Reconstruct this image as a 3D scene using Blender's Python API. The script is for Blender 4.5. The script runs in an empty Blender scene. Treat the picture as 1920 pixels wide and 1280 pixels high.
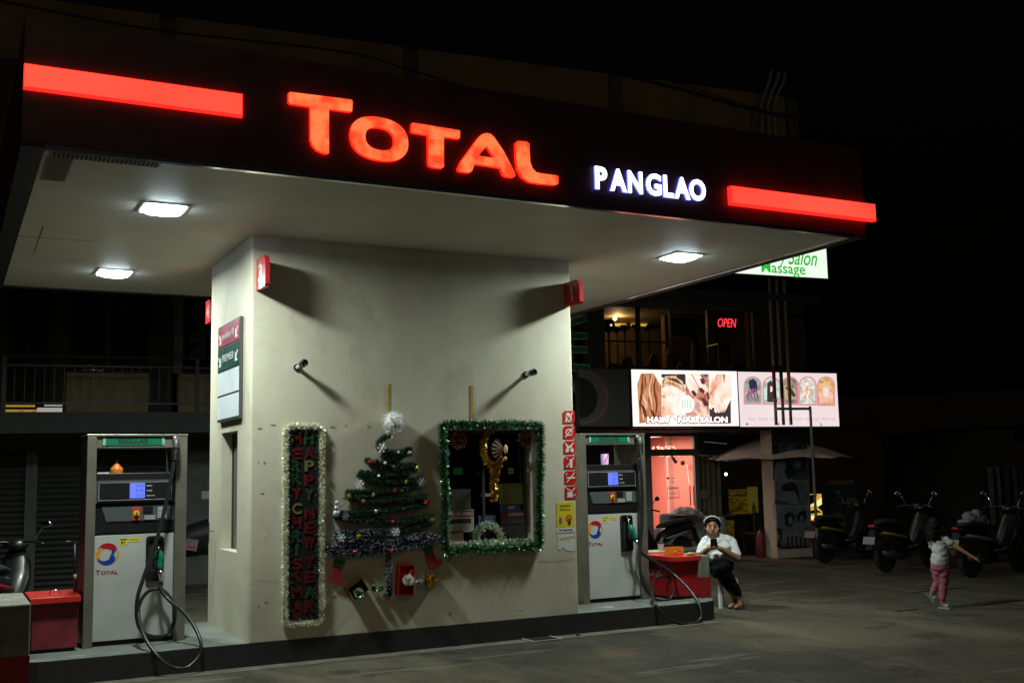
import bpy, bmesh, math, random
from mathutils import Vector, Matrix, noise
random.seed(7)
SC = bpy.context.scene
COL = SC.collection
R_ = math.radians

# ------------------------------------------------------------------ camera
FPX = 2039.443                      # focal length in pixels of the 1920 wide photograph
YAW, PIT, ROLL = R_(27.583), R_(6.9035), R_(-1.1905)
CAM = Vector((-2.53, -10.165, 1.70))
_f = Vector((math.sin(YAW)*math.cos(PIT), math.cos(YAW)*math.cos(PIT), math.sin(PIT)))
_r = Vector((math.cos(YAW), -math.sin(YAW), 0)); _u = _r.cross(_f)
CR = (_r*math.cos(ROLL) + _u*math.sin(ROLL)).normalized(); CU = CR.cross(_f).normalized(); CF = _f
cam = bpy.data.cameras.new('camera'); camo = bpy.data.objects.new('camera', cam); COL.objects.link(camo)
camo.matrix_world = Matrix(((CR.x, CU.x, -CF.x, CAM.x), (CR.y, CU.y, -CF.y, CAM.y), (CR.z, CU.z, -CF.z, CAM.z), (0, 0, 0, 1)))
cam.sensor_width = 36; cam.lens = FPX/1920*36; cam.clip_end = 500; cam.clip_start = .05
SC.camera = camo

# ------------------------------------------------------------------ world: night sky, a trace of street light
w = bpy.data.worlds.new('World'); SC.world = w; w.use_nodes = True
nt = w.node_tree; bg = nt.nodes['Background']
sky = nt.nodes.new('ShaderNodeTexSky'); sky.sky_type = 'NISHITA'; sky.sun_disc = False
sky.sun_elevation = R_(-4); sky.sun_rotation = R_(200); sky.dust_density = 2
nt.links.new(sky.outputs[0], bg.inputs[0]); bg.inputs[1].default_value = .05
sl = bpy.data.lights.new('street_glow', 'SUN'); sl.energy = .07; sl.angle = R_(12); sl.color = (1, .78, .5)
slo = bpy.data.objects.new('street_glow', sl); COL.objects.link(slo)
slo.rotation_euler = (R_(58), 0, R_(-8))
SC.view_settings.view_transform = 'Standard'; SC.view_settings.look = 'None'
SC.view_settings.exposure = 0; SC.view_settings.gamma = 1
SC.render.engine = 'CYCLES'
cy = SC.cycles; cy.use_denoising = True; cy.max_bounces = 6; cy.diffuse_bounces = 4; cy.glossy_bounces = 3
cy.transparent_max_bounces = 12; cy.sample_clamp_indirect = 4; cy.sample_clamp_direct = 0; cy.caustics_reflective = False; cy.caustics_refractive = False

# ------------------------------------------------------------------ a photo pixel met by a plane of the place
def ray(x, y): return CR*((x-960)/FPX) - CU*((y-640)/FPX) + CF
def onY(px, py, Y): d = ray(px, py); return CAM + d*((Y-CAM.y)/d.y)
def onX(px, py, X): d = ray(px, py); return CAM + d*((X-CAM.x)/d.x)
def onZ(px, py, Z): d = ray(px, py); return CAM + d*((Z-CAM.z)/d.z)
FA = R_(5.5); FP = Vector((11.3, 6.036, 0)); FD = Vector((math.cos(FA), -math.sin(FA), 0)); FN = Vector((math.sin(FA), math.cos(FA), 0))
def onF(px, py, dep=0.):            # (s, z) on the shop building's front, dep metres behind it
    d = ray(px, py); t = ((FP + FN*dep - CAM).dot(FN))/d.dot(FN); q = CAM + d*t
    return (q-FP).dot(FD), q.z
def fw(s, d, z): return FP + FD*s + FN*d + Vector((0, 0, z))

# ------------------------------------------------------------------ materials
MAT = {}
def M(name, col, rough=.6, metal=0., var=0., scale=6., bump=0., bscale=60., emit=None, es=0., spec=.5, col2=None, detail=6., coat=0.):
    if name in MAT: return MAT[name]
    m = bpy.data.materials.new(name); m.use_nodes = True; MAT[name] = m
    n, l = m.node_tree.nodes, m.node_tree.links; b = n['Principled BSDF']
    b.inputs['Base Color'].default_value = (*col, 1); b.inputs['Roughness'].default_value = rough
    b.inputs['Metallic'].default_value = metal; b.inputs['Specular IOR Level'].default_value = spec
    b.inputs['Coat Weight'].default_value = coat
    tc = n.new('ShaderNodeTexCoord')
    if var > 0 or col2:
        nz = n.new('ShaderNodeTexNoise'); nz.inputs['Scale'].default_value = scale; nz.inputs['Detail'].default_value = detail
        l.new(tc.outputs['Object'], nz.inputs['Vector'])
        cr = n.new('ShaderNodeValToRGB'); cr.color_ramp.elements[0].position = .35; cr.color_ramp.elements[1].position = .68
        lo = [max(0, c*(1-var)) for c in col]; hi = [min(1, c*(1+var*.5)) for c in col] if col2 is None else col2
        cr.color_ramp.elements[0].color = (*lo, 1); cr.color_ramp.elements[1].color = (*hi, 1)
        l.new(nz.outputs[0], cr.inputs[0]); l.new(cr.outputs[0], b.inputs['Base Color'])
    if bump > 0:
        n2 = n.new('ShaderNodeTexNoise'); n2.inputs['Scale'].default_value = bscale; n2.inputs['Detail'].default_value = 5
        l.new(tc.outputs['Object'], n2.inputs['Vector'])
        bp = n.new('ShaderNodeBump'); bp.inputs['Strength'].default_value = bump; bp.inputs['Distance'].default_value = .01
        l.new(n2.outputs[0], bp.inputs['Height']); l.new(bp.outputs[0], b.inputs['Normal'])
    if emit:
        b.inputs['Emission Color'].default_value = (*emit, 1); b.inputs['Emission Strength'].default_value = es
    return m
def mottled_emit(name, col, col2, es, scale):      # LED channel lettering: patches of brighter and weaker diodes
    m = bpy.data.materials.new(name); m.use_nodes = True; MAT[name] = m
    n, l = m.node_tree.nodes, m.node_tree.links; b = n['Principled BSDF']
    b.inputs['Base Color'].default_value = (.3, .02, .02, 1); b.inputs['Roughness'].default_value = .4
    tc = n.new('ShaderNodeTexCoord'); nz = n.new('ShaderNodeTexNoise'); nz.inputs['Scale'].default_value = scale; nz.inputs['Detail'].default_value = 1
    cr = n.new('ShaderNodeValToRGB'); cr.color_ramp.elements[0].position = .35; cr.color_ramp.elements[1].position = .62
    cr.color_ramp.elements[0].color = (*col, 1); cr.color_ramp.elements[1].color = (*col2, 1)
    l.new(tc.outputs['Object'], nz.inputs['Vector']); l.new(nz.outputs[0], cr.inputs[0]); l.new(cr.outputs[0], b.inputs['Emission Color'])
    b.inputs['Emission Strength'].default_value = es
    return m
def glassy(name, tint=(1, 1, 1), trans=.92):
    m = bpy.data.materials.new(name); m.use_nodes = True; MAT[name] = m
    n, l = m.node_tree.nodes, m.node_tree.links; n.remove(n['Principled BSDF'])
    t = n.new('ShaderNodeBsdfTransparent'); t.inputs[0].default_value = (*[c*trans for c in tint], 1)
    g = n.new('ShaderNodeBsdfGlossy'); g.inputs['Roughness'].default_value = .03
    fr = n.new('ShaderNodeFresnel'); fr.inputs[0].default_value = 1.5; mx = n.new('ShaderNodeMixShader')
    l.new(fr.outputs[0], mx.inputs[0]); l.new(t.outputs[0], mx.inputs[1]); l.new(g.outputs[0], mx.inputs[2]); l.new(mx.outputs[0], n['Material Output'].inputs[0])
    return m
def weather(m, specs):
    """layers of stains on the base colour: (colour, noise scale xyz, lo, hi, strength)"""
    n, l = m.node_tree.nodes, m.node_tree.links; b = n['Principled BSDF']; tc = n.new('ShaderNodeTexCoord')
    src = b.inputs['Base Color'].links[0].from_socket if b.inputs['Base Color'].links else None
    for col, sc, lo, hi, st in specs:
        mp = n.new('ShaderNodeMapping'); mp.inputs['Scale'].default_value = sc; l.new(tc.outputs['Object'], mp.inputs[0])
        mp.inputs['Location'].default_value = (random.random()*9, random.random()*9, random.random()*9)
        nz = n.new('ShaderNodeTexNoise'); nz.inputs['Scale'].default_value = 1; nz.inputs['Detail'].default_value = 8; nz.inputs['Roughness'].default_value = .62
        l.new(mp.outputs[0], nz.inputs['Vector'])
        mr = n.new('ShaderNodeMapRange'); mr.inputs[1].default_value = lo; mr.inputs[2].default_value = hi; mr.inputs[4].default_value = st
        l.new(nz.outputs[0], mr.inputs[0])
        mx = n.new('ShaderNodeMix'); mx.data_type = 'RGBA'; l.new(mr.outputs[0], mx.inputs[0])
        if src: l.new(src, mx.inputs[6])
        else: mx.inputs[6].default_value = b.inputs['Base Color'].default_value
        mx.inputs[7].default_value = (*col, 1); src = mx.outputs[2]
    l.new(src, b.inputs['Base Color'])

WALL = M('kiosk_render', (.62, .575, .455), .6, bump=.1, bscale=22)
weather(WALL, [((.46, .42, .32), (1.1, 1.1, .8), .45, .68, .8), ((.36, .31, .22), (2.6, 2.6, 1.6), .55, .72, .55), ((.7, .68, .6), (5, 5, 9), .6, .8, .4), ((.3, .27, .2), (14, 14, 9), .71, .78, .4)])
SOFFIT = M('soffit_board', (.72, .70, .6), .55, bump=.08, bscale=20)
weather(SOFFIT, [((.5, .48, .38), (.8, .8, 1), .45, .75, .7), ((.2, .18, .1), (1.1, 4.5, 1), .66, .78, .7)])
CONC = M('forecourt_concrete', (.085, .076, .055), .9, bump=.5, bscale=90, spec=.08)
weather(CONC, [((.04, .037, .03), (.35, .35, 1), .44, .6, .9), ((.135, .122, .088), (.9, .22, 1), .5, .64, .75), ((.025, .023, .018), (1.3, 1.3, 1), .56, .68, .8), ((.12, .07, .03), (.7, 1.4, 1), .6, .7, .6), ((.17, .16, .13), (30, 30, 1), .56, .68, .5), ((.012, .011, .01), (5, 5, 1), .64, .7, .85), ((.16, .155, .125), (.4, 3.2, 1), .6, .66, .6), ((.015, .014, .012), (22, 22, 1), .68, .72, .9)])
KERBT = M('kerb_top', (.17, .19, .17), .7, bump=.4, bscale=50)
weather(KERBT, [((.09, .1, .09), (2, 2, 2), .45, .7, .8), ((.5, .47, .36), (3.5, 6, 2), .63, .68, .85)])
KERBB = M('kerb_black_paint', (.022, .022, .02), .55, bump=.3, bscale=40)
weather(KERBB, [((.07, .065, .055), (6, 6, 10), .62, .8, .6), ((.4, .38, .3), (7, 7, 9), .735, .75, .6)])
FASC = M('fascia_panel', (.085, .04, .045), .42, spec=.5, var=.3, scale=3)
STEEL = M('brushed_steel', (.25, .235, .19), .45, .6, var=.2, scale=4, bump=.05)
STEELD = M('dull_trim', (.1, .1, .09), .45, .5)
CHROME = M('bright_trim', (.75, .72, .68), .15, 1.)
BLACK = M('black_plastic', (.012, .012, .013), .38, var=.2)
BLACKM = M('matt_black', (.01, .01, .01), .8)
RUBBER = M('black_rubber', (.018, .018, .02), .33, bump=.05)
WHITEP = M('white_enamel', (.47, .48, .465), .42, var=.1, scale=3)
weather(WHITEP, [((.45, .44, .38), (4, 4, 5), .6, .8, .45)])
GREYP = M('grey_panel', (.08, .09, .1), .4)
REDP = M('red_paint', (.42, .018, .02), .38, var=.25, scale=4)
REDL = M('lit_red_plastic', (.7, .03, .03), .3)  # plain saturated red without emission
WHITE = M('white_vinyl', (.75, .75, .72), .5)
YELL = M('yellow_vinyl', (.75, .62, .02), .45, var=.1)
GREENV = M('green_vinyl', (.0, .15, .08), .45, var=.1)
GLASS = glassy('window_glass'); DGLASS = glassy('dark_glass', (.5, .55, .6), .8)

# ------------------------------------------------------------------ mesh collector
class MB:
    def __init__(s): s.v = []; s.f = []; s.mi = []; s.mats = []; s.cur = 0; s.tf = None
    def m(s, mat):
        if mat not in s.mats: s.mats.append(mat)
        s.cur = s.mats.index(mat); return s
    def add(s, vs, fs):
        o = len(s.v)
        s.v += [s.tf(Vector(v)) if s.tf else Vector(v) for v in vs]
        s.f += [[i+o for i in f] for f in fs]; s.mi += [s.cur]*len(fs); return s
    def box(s, x0, x1, y0, y1, z0, z1):
        return s.add([(x0, y0, z0), (x1, y0, z0), (x1, y1, z0), (x0, y1, z0), (x0, y0, z1), (x1, y0, z1), (x1, y1, z1), (x0, y1, z1)],
                     [(0, 3, 2, 1), (4, 5, 6, 7), (0, 1, 5, 4), (1, 2, 6, 5), (2, 3, 7, 6), (3, 0, 4, 7)])
    def bev(s, x0, x1, y0, y1, z0, z1, b=.01):          # box with chamfered edges
        bm = bmesh.new(); bmesh.ops.create_cube(bm, size=1)
        for v in bm.verts: v.co = Vector((x0 if v.co.x < 0 else x1, y0 if v.co.y < 0 else y1, z0 if v.co.z < 0 else z1))
        bmesh.ops.bevel(bm, geom=list(bm.edges), offset=b, segments=2, affect='EDGES', profile=.5)
        bm.verts.index_update(); vs = [tuple(v.co) for v in bm.verts]; fs = [[v.index for v in f.verts] for f in bm.faces]; bm.free()
        return s.add(vs, fs)
    def quad(s, a, b, c, d): return s.add([a, b, c, d], [(0, 1, 2, 3)])
    def tube(s, pts, r, n=10, caps=True):
        pts = [Vector(p) for p in pts]; rs = r if isinstance(r, (list, tuple)) else [r]*len(pts)
        o = []; prev = None
        for i, p in enumerate(pts):
            t = (pts[min(i+1, len(pts)-1)] - pts[max(i-1, 0)])
            if t.length < 1e-9: t = Vector((0, 0, 1))
            t.normalize()
            if prev is None: a = t.orthogonal().normalized()
            else: a = (prev - t*prev.dot(t)); a = a.normalized() if a.length > 1e-6 else t.orthogonal().normalized()
            prev = a; b = t.cross(a)
            o += [p + (a*math.cos(2*math.pi*k/n) + b*math.sin(2*math.pi*k/n))*rs[i] for k in range(n)]
        fs = []
        for i in range(len(pts)-1):
            for k in range(n): fs.append((i*n+k, i*n+(k+1) % n, (i+1)*n+(k+1) % n, (i+1)*n+k))
        if caps: fs.append(tuple(range(n-1, -1, -1))); fs.append(tuple((len(pts)-1)*n+k for k in range(n)))
        return s.add(o, fs)
    def lathe(s, prof, c=(0, 0, 0), ax=(0, 0, 1), n=16):
        ax = Vector(ax).normalized(); a = ax.orthogonal().normalized(); b = ax.cross(a); c = Vector(c); vs = []; fs = []
        for (r, h) in prof: vs += [c + ax*h + (a*math.cos(2*math.pi*k/n) + b*math.sin(2*math.pi*k/n))*max(r, 1e-4) for k in range(n)]
        for i in range(len(prof)-1):
            for k in range(n): fs.append((i*n+k, i*n+(k+1) % n, (i+1)*n+(k+1) % n, (i+1)*n+k))
        fs.append(tuple(range(n-1, -1, -1))); fs.append(tuple((len(prof)-1)*n+k for k in range(n)))
        return s.add(vs, fs)
    def ball(s, c, r, n=10, m=7):
        rr = r if isinstance(r, (tuple, list)) else (r, r, r); c = Vector(c); vs = []; fs = []
        for i in range(m+1):
            t = math.pi*i/m
            for k in range(n):
                p = 2*math.pi*k/n; vs.append(c + Vector((rr[0]*math.sin(t)*math.cos(p), rr[1]*math.sin(t)*math.sin(p), rr[2]*math.cos(t))))
        for i in range(m):
            for k in range(n): fs.append((i*n+k, (i+1)*n+k, (i+1)*n+(k+1) % n, i*n+(k+1) % n))
        return s.add(vs, fs)
    def prism(s, poly, o, U, V, N, t, holes=None):
        """polygon (u,v) list laid at o + u*U + v*V, thickness t along N, front at t"""
        U, V, N, o = Vector(U), Vector(V), Vector(N), Vector(o)
        from mathutils.geometry import tessellate_polygon
        rings = [poly] + (holes or []); allp = [p for r in rings for p in r]
        tri = tessellate_polygon([[Vector((p[0], p[1], 0)) for p in r] for r in rings])
        k = len(allp); P = [o + U*p[0] + V*p[1] for p in allp]
        vs = [q + N*t for q in P]; fs = [tuple(x) for x in tri]
        if t > 0:
            vs += P; fs += [tuple(i+k for i in reversed(x)) for x in tri]; c = 0
            for r in rings:
                m = len(r)
                for i in range(m): fs.append((c+i, c+(i+1) % m, k+c+(i+1) % m, k+c+i))
                c += m
        return s.add(vs, fs)
    def text(s, string, o, U, V, N, h, width=None, t=.0, bold=0., shear=0., align='L'):
        me = text_mesh(string, bold, shear)
        xs = [v.co.x for v in me.vertices]; ys = [v.co.y for v in me.vertices]
        x0, x1, y0, y1 = min(xs), max(xs), min(ys), max(ys)
        sy = h/(y1-y0); sx = sy if width is None else width/(x1-x0)
        off = 0 if align == 'L' else -(x1-x0)*sx*.5
        U, V, N, o = Vector(U), Vector(V), Vector(N), Vector(o)
        P = [o + U*((v.co.x-x0)*sx+off) + V*((v.co.y-y0)*sy) for v in me.vertices]
        fs = [tuple(p.vertices) for p in me.polygons]; vs = [q + N*t for q in P]; k = len(P)
        if t > .003:
            vs += P; cnt = {}
            for f in fs:
                for i in range(len(f)):
                    e = (f[i], f[(i+1) % len(f)]); cnt[e] = 1
            for (a, b) in list(cnt):
                if (b, a) not in cnt: fs.append((b, a, a+k, b+k))
        return s.add(vs, fs)
    def build(s, name, parent=None, smooth=False, loc=None, rz=0.):
        me = bpy.data.meshes.new(name); vs = s.v
        me.from_pydata([tuple(v) for v in vs], [], s.f)
        for mt in s.mats: me.materials.append(mt)
        me.polygons.foreach_set('material_index', s.mi)
        if smooth is True: me.polygons.foreach_set('use_smooth', [True]*len(s.f))
        elif smooth: me.polygons.foreach_set('use_smooth', [True]*len(s.f)); me.set_sharp_from_angle(angle=R_(smooth))
        me.update(); o = bpy.data.objects.new(name, me); COL.objects.link(o)
        if parent: o.parent = parent
        if loc is not None: o.location = loc
        o.rotation_euler.z = rz
        return o
_tm = {}
def text_mesh(string, bold, shear):
    k = (string, bold, shear)
    if k in _tm: return _tm[k]
    cu = bpy.data.curves.new('t', 'FONT'); cu.body = string; cu.size = 1; cu.offset = bold; cu.shear = shear; cu.resolution_u = 3
    ob = bpy.data.objects.new('t', cu); COL.objects.link(ob)
    dg = bpy.context.evaluated_depsgraph_get(); me = bpy.data.meshes.new_from_object(ob.evaluated_get(dg))
    bpy.data.objects.remove(ob); _tm[k] = me; return me
def mb(mat): return MB().m(mat)
def tag(o, label=None, cat=None, group=None, kind=None):
    if label: o['label'] = label
    if cat: o['category'] = cat
    if group: o['group'] = group
    if kind: o['kind'] = kind
    return o
def thing(name, label, cat, loc=(0, 0, 0), rz=0., group=None):
    o = bpy.data.objects.new(name, None); COL.objects.link(o); o.location = loc; o.rotation_euler.z = rz; o.empty_display_size = .1
    return tag(o, label, cat, group)
X_, Y_, Z_ = Vector((1, 0, 0)), Vector((0, 1, 0)), Vector((0, 0, 1)); NY = Vector((0, -1, 0)); NX = Vector((-1, 0, 0))
def smoothpath(pts, sub=6):
    pts = [Vector(p) for p in pts]; out = []
    for i in range(len(pts)-1):
        p0, p1, p2, p3 = pts[max(i-1, 0)], pts[i], pts[i+1], pts[min(i+2, len(pts)-1)]
        for k in range(sub):
            t = k/sub
            out.append(.5*((2*p1) + (p2-p0)*t + (2*p0-5*p1+4*p2-p3)*t*t + (3*p1-p0-3*p2+p3)*t**3))
    return out + [pts[-1]]
def organic(parts, voxel, name, mats, parent=None, sm=6, fac=.5):
    """one continuous skin grown over overlapping limbs (voxel remesh), returned as a plain mesh object"""
    g = MB()
    for p in parts:
        if p[0] == 'c':      # tapered limb
            _, a, b, r0, r1 = p; a, b = Vector(a), Vector(b); L = (b-a).length; ax = (b-a).normalized()
            prof = [(r0*math.sin(t), -r0*math.cos(t)) for t in [math.pi/2*k/5 for k in range(6)]] + [(r1*math.cos(t), L + r1*math.sin(t)) for t in [math.pi/2*k/5 for k in range(6)]]
            g.lathe(prof, a, ax, 14)
        else: g.ball(p[1], p[2], 18, 12) if len(p) == 3 else g_ell(g, *p[1:])
    me = bpy.data.meshes.new(name); me.from_pydata([tuple(v) for v in g.v], [], g.f); me.update()
    bm = bmesh.new(); bm.from_mesh(me); bmesh.ops.remove_doubles(bm, verts=bm.verts, dist=2e-4); bmesh.ops.recalc_face_normals(bm, faces=bm.faces); bm.to_mesh(me); bm.free()
    o = bpy.data.objects.new('tmp', me); COL.objects.link(o)
    r = o.modifiers.new('r', 'REMESH'); r.mode = 'VOXEL'; r.voxel_size = voxel
    s = o.modifiers.new('s', 'SMOOTH'); s.iterations = sm; s.factor = fac
    dg = bpy.context.evaluated_depsgraph_get(); m2 = bpy.data.meshes.new_from_object(o.evaluated_get(dg)); bpy.data.objects.remove(o)
    m2.name = name; m2.materials.clear()
    for mt in (mats if isinstance(mats, list) else [mats]): m2.materials.append(mt)
    m2.polygons.foreach_set('material_index', [0]*len(m2.polygons)); m2.polygons.foreach_set('use_smooth', [True]*len(m2.polygons))
    q = bpy.data.objects.new(name, m2); COL.objects.link(q)
    if parent: q.parent = parent
    return q
def g_ell(g, c, r, ang, axis='X'):
    mt = Matrix.Rotation(R_(ang), 3, axis); c = Vector(c); old = g.tf
    g.tf = lambda v: mt @ v + c; g.ball((0, 0, 0), r, 18, 12); g.tf = old

# ------------------------------------------------------------------ ground and pump island
G = 300
g = mb(CONC); g.add([(-G, -G, 0), (G, -G, 0), (G, G, 0), (-G, G, 0)], [(0, 1, 2, 3)]); tag(g.build('ground'), kind='structure')
STRIP = M('mortar_strip', (.13, .12, .092), .8, var=.3, scale=5, bump=.4, bscale=80)
g = mb(STRIP); g.add([(-2.6, -.2, .004), (5.3, -.2, .004), (5.22, -.005, .004), (-2.6, -.005, .004)], [(0, 1, 2, 3)]); tag(g.build('concrete_strip'), kind='structure')
JOINT = M('joint_dirt', (.045, .042, .035), .9)
g = mb(JOINT)
for a, b in (((-6, -.26), (16, -.262)), ((6.2, -6), (6.23, 5.5)), ((-6, -4.6), (16, -4.62)), ((11.6, -6), (11.62, 4))):
    a, b = Vector((*a, .006)), Vector((*b, .006)); n_ = (b-a).cross(Z_).normalized()*.0035; g.quad(a-n_, b-n_, b+n_, a+n_)
tag(g.build('ground_joints'), kind='structure')
g = MB(); HK = .213
def rr(x0, x1, y0, y1, r, n=6):
    out = []
    for cx, cy_, a0 in ((x1-r, y0+r, -90), (x1-r, y1-r, 0), (x0+r, y1-r, 90), (x0+r, y0+r, 180)):
        for k in range(n+1): a = R_(a0+90*k/n); out.append((cx+r*math.cos(a), cy_+r*math.sin(a)))
    return out
pl = rr(-2.0, 5.46, -.003, 1.75, .32)
g.m(KERBB); g.prism(pl, (0, 0, 0), X_, Y_, Z_, HK-.004)
g.m(KERBT); g.prism([(x*.9985+.002, y*.996+.004) for x, y in pl], (0, 0, HK-.006), X_, Y_, Z_, .006)
tag(g.build('island_kerb'), kind='structure')

# ------------------------------------------------------------------ kiosk
KX, KD, KZ = 3.518, 1.75, 4.0
kiosk = thing('kiosk', 'square cream rendered pillar kiosk carrying the canopy, dressed with tinsel', 'kiosk')
def holed(g, o, U, V, N, us, vs, holes, depth):
    """a wall sheet of grid cells with rectangular holes and their reveals"""
    U, V, N, o = Vector(U), Vector(V), Vector(N), Vector(o)
    P = lambda u, v, d=0: o + U*u + V*v - N*d
    for i in range(len(us)-1):
        for j in range(len(vs)-1):
            cu, cv = (us[i]+us[i+1])/2, (vs[j]+vs[j+1])/2
            if any(h[0] < cu < h[1] and h[2] < cv < h[3] for h in holes): continue
            g.quad(P(us[i], vs[j]), P(us[i+1], vs[j]), P(us[i+1], vs[j+1]), P(us[i], vs[j+1]))
    for a, b, c, d in holes:
        for p, q in (((a, c), (b, c)), ((b, c), (b, d)), ((b, d), (a, d)), ((a, d), (a, c))):
            g.quad(P(*p), P(*p, depth), P(*q, depth), P(*q))
g = mb(WALL)
WX0, WX1, WZ0, WZ1 = 1.975, 2.985, .985, 2.15
SY0, SY1, SZ0, SZ1 = .48, 1.18, 1.0, 2.17
c_ = .025
holed(g, (0, 0, 0), X_, Z_, NY, [c_, WX0, WX1, KX-c_], [HK, WZ0, WZ1, KZ], [(WX0, WX1, WZ0, WZ1)], .16)
holed(g, (0, KD, 0), -Y_, Z_, NX, [c_, KD-SY1, KD-SY0, KD-c_], [HK, SZ0, SZ1, KZ], [(KD-SY1, KD-SY0, SZ0, SZ1)], .13)
g.quad((KX, c_, HK), (KX, KD-c_, HK), (KX, KD-c_, KZ), (KX, c_, KZ)); g.quad((KX-c_, KD, HK), (c_, KD, HK), (c_, KD, KZ), (KX-c_, KD, KZ))
for cx, cy_, a0 in ((c_, c_, 180), (KX-c_, c_, 270), (KX-c_, KD-c_, 0), (c_, KD-c_, 90)):
    for k in range(4):
        a, b = R_(a0+22.5*k), R_(a0+22.5*(k+1)); A = (cx+c_*math.cos(a), cy_+c_*math.sin(a)); B = (cx+c_*math.cos(b), cy_+c_*math.sin(b))
        g.quad((*A, HK), (*B, HK), (*B, KZ), (*A, KZ))
g.build('wall', kiosk)
INT = M('kiosk_interior', (.035, .03, .028), .9)
g = mb(INT); g.box(1.5, 3.3, .35, 1.6, .3, 3.0); g.f = [tuple(reversed(f)) for f in g.f]; g.f = [f for i, f in enumerate(g.f) if i != 2]; g.mi = g.mi[:5]
g.build('interior', kiosk)
wn = mb(STEELD); y0, y1 = .12, .155
for b in ((WX0, WX0+.03, WZ0, WZ1), (WX1-.03, WX1, WZ0, WZ1), (WX0+.03, WX1-.03, WZ1-.03, WZ1), (WX0+.03, WX1-.03, WZ0, WZ0+.03), (2.46, 2.49, WZ0+.03, WZ1-.03)): wn.box(b[0], b[1], y0, y1, b[2], b[3])
win = wn.build('window', kiosk)
mb(DGLASS).add([(WX0+.03, .14, WZ0+.03), (WX1-.03, .14, WZ0+.03), (WX1-.03, .14, WZ1-.03), (WX0+.03, .14, WZ1-.03)], [(0, 1, 2, 3)]).build('pane', win)
mb(BLACKM).prism([(-.13, 0), (.13, 0), (.13, .08), (.08, .125), (-.08, .125), (-.13, .08)], (2.425, .136, 1.015), X_, Z_, NY, .004).build('serving_hole', win)
sw = mb(STEELD); sw.box(.11, .13, SY0, SY0+.04, SZ0, SZ1); sw.box(.11, .13, SY1-.02, SY1, SZ0, SZ1); sw.box(.11, .13, SY0+.039, SY1-.019, SZ0, SZ0+.02)
sw = sw.build('slot_window', kiosk)
DPANE = M('dark_pane', (.03, .032, .03), .12)
mb(DPANE).box(.118, .124, SY0+.04, SY1-.02, SZ0, SZ1).build('pane', sw)
# wall scars: tape remains, cracks and screw holes on the front wall
SC1 = M('tape_residue', (.32, .25, .14), .7, var=.5, scale=50); SC2 = M('chipped_render', (.27, .25, .2), .9); SC3 = M('paper_scrap', (.66, .66, .6), .8)
for (px, py, wd, ht, mt) in ((487, 803, 5, 2, SC1), (512, 796, 7, 2.4, SC1), (623, 800, 8, 3, SC2), (649, 798, 3, 2, SC2), (692, 800, 6, 2.5, SC2), (496, 867, 3, 3, SC1), (492, 925, 4, 1.5, SC1), (497, 1003, 2, 6, SC3), (626, 1118, 7, 2, SC2), (845, 1148, 3, 4, SC2), (857, 697, 17, 1, SC3), (499, 1128, 3, 2, SC2), (627, 850, 3, 2, SC2), (976, 1140, 3, 5, SC3), (484, 866, 1.5, 3, SC2), (484, 1135, 2, 1.5, SC2)):
    p = onY(px, py, 0); sc = .0040; a, b = wd*sc, ht*sc
    g = mb(mt); n_ = 9; pol = [(a*math.cos(2*math.pi*k/n_)*(.7+.5*random.random()), b*math.sin(2*math.pi*k/n_)*(.7+.5*random.random())) for k in range(n_)]
    g.prism(pol, (p.x, 0, p.z), X_, Z_, NY, .0025)
    g.build('wall_scar', kiosk)
g = mb(SC2)
def crack(g, pts, wd=.003):
    P = []
    for i in range(len(pts)-1):
        a, b = onY(*pts[i], 0), onY(*pts[i+1], 0)
        for k in range(6): q = a.lerp(b, k/6); P.append((q.x, q.z+random.uniform(-.004, .004)))
    for i in range(len(P)-1): g.quad((P[i][0], -.002, P[i][1]-wd), (P[i+1][0], -.002, P[i+1][1]-wd), (P[i+1][0], -.002, P[i+1][1]+wd*random.random()), (P[i][0], -.002, P[i][1]+wd*random.random()))
crack(g, [(1010, 1051), (1040, 1052), (1083, 1046)]); g.build('wall_crack', kiosk)
g = mb(SC2); crack(g, [(480, 1087), (530, 1092)], .0015); g.build('wall_crack', kiosk)

# ------------------------------------------------------------------ canopy
can = thing('station_canopy', 'flat filling station canopy with dark fascia and red and white lit lettering', 'canopy')
CX0, CX1, CY0, CY1, CZ0, CZ1 = -2.14, 5.68, -2.24, 3.78, 3.99, 4.915
g = mb(FASC)
g.box(CX0, CX1, CY0, CY0+.05, CZ0+.03, CZ1); g.box(CX0, CX0+.05, CY0+.05, CY1, CZ0+.03, CZ1); g.box(CX1-.05, CX1, CY0+.05, CY1, CZ0+.03, CZ1); g.box(CX0+.05, CX1-.05, CY1-.05, CY1, CZ0+.03, CZ1)
g.build('fascia', can)
g = mb(STEELD)
g.m(M('dark_rim', (.022, .022, .02), .6)); g.box(CX0, -1.99, CY0, CY1, CZ0, CZ0+.028); g.box(5.52, CX1, CY0, CY1, CZ0, CZ0+.028); g.box(-1.99, 5.52, 3.66, CY1, CZ0, CZ0+.028)
g.build('underside_rim', can)
g = mb(CHROME); g.box(-1.99, 5.52, CY0-.004, CY0+.045, CZ0-.006, CZ0+.026); g.box(5.50, 5.52, CY0+.05, 3.66, CZ0-.008, CZ0+.02); g.build('edge_trim', can)
g = mb(SOFFIT); g.box(-1.99, 5.50, CY0+.05, 3.66, 4.0, 4.06); g.build('soffit', can)
g = mb(BLACKM); g.box(CX0+.05, CX1-.05, CY0+.05, CY1-.05, 4.86, 4.88); g.build('roof_sheet', can)
SLOT = M('vent_slot', (.02, .02, .018), .9); VG = M('vent_grey', (.28, .28, .24), .6)
g = mb(VG); g.box(-1.95, -1.20, -2.17, -2.03, 3.993, 3.998); g.m(SLOT)
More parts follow.
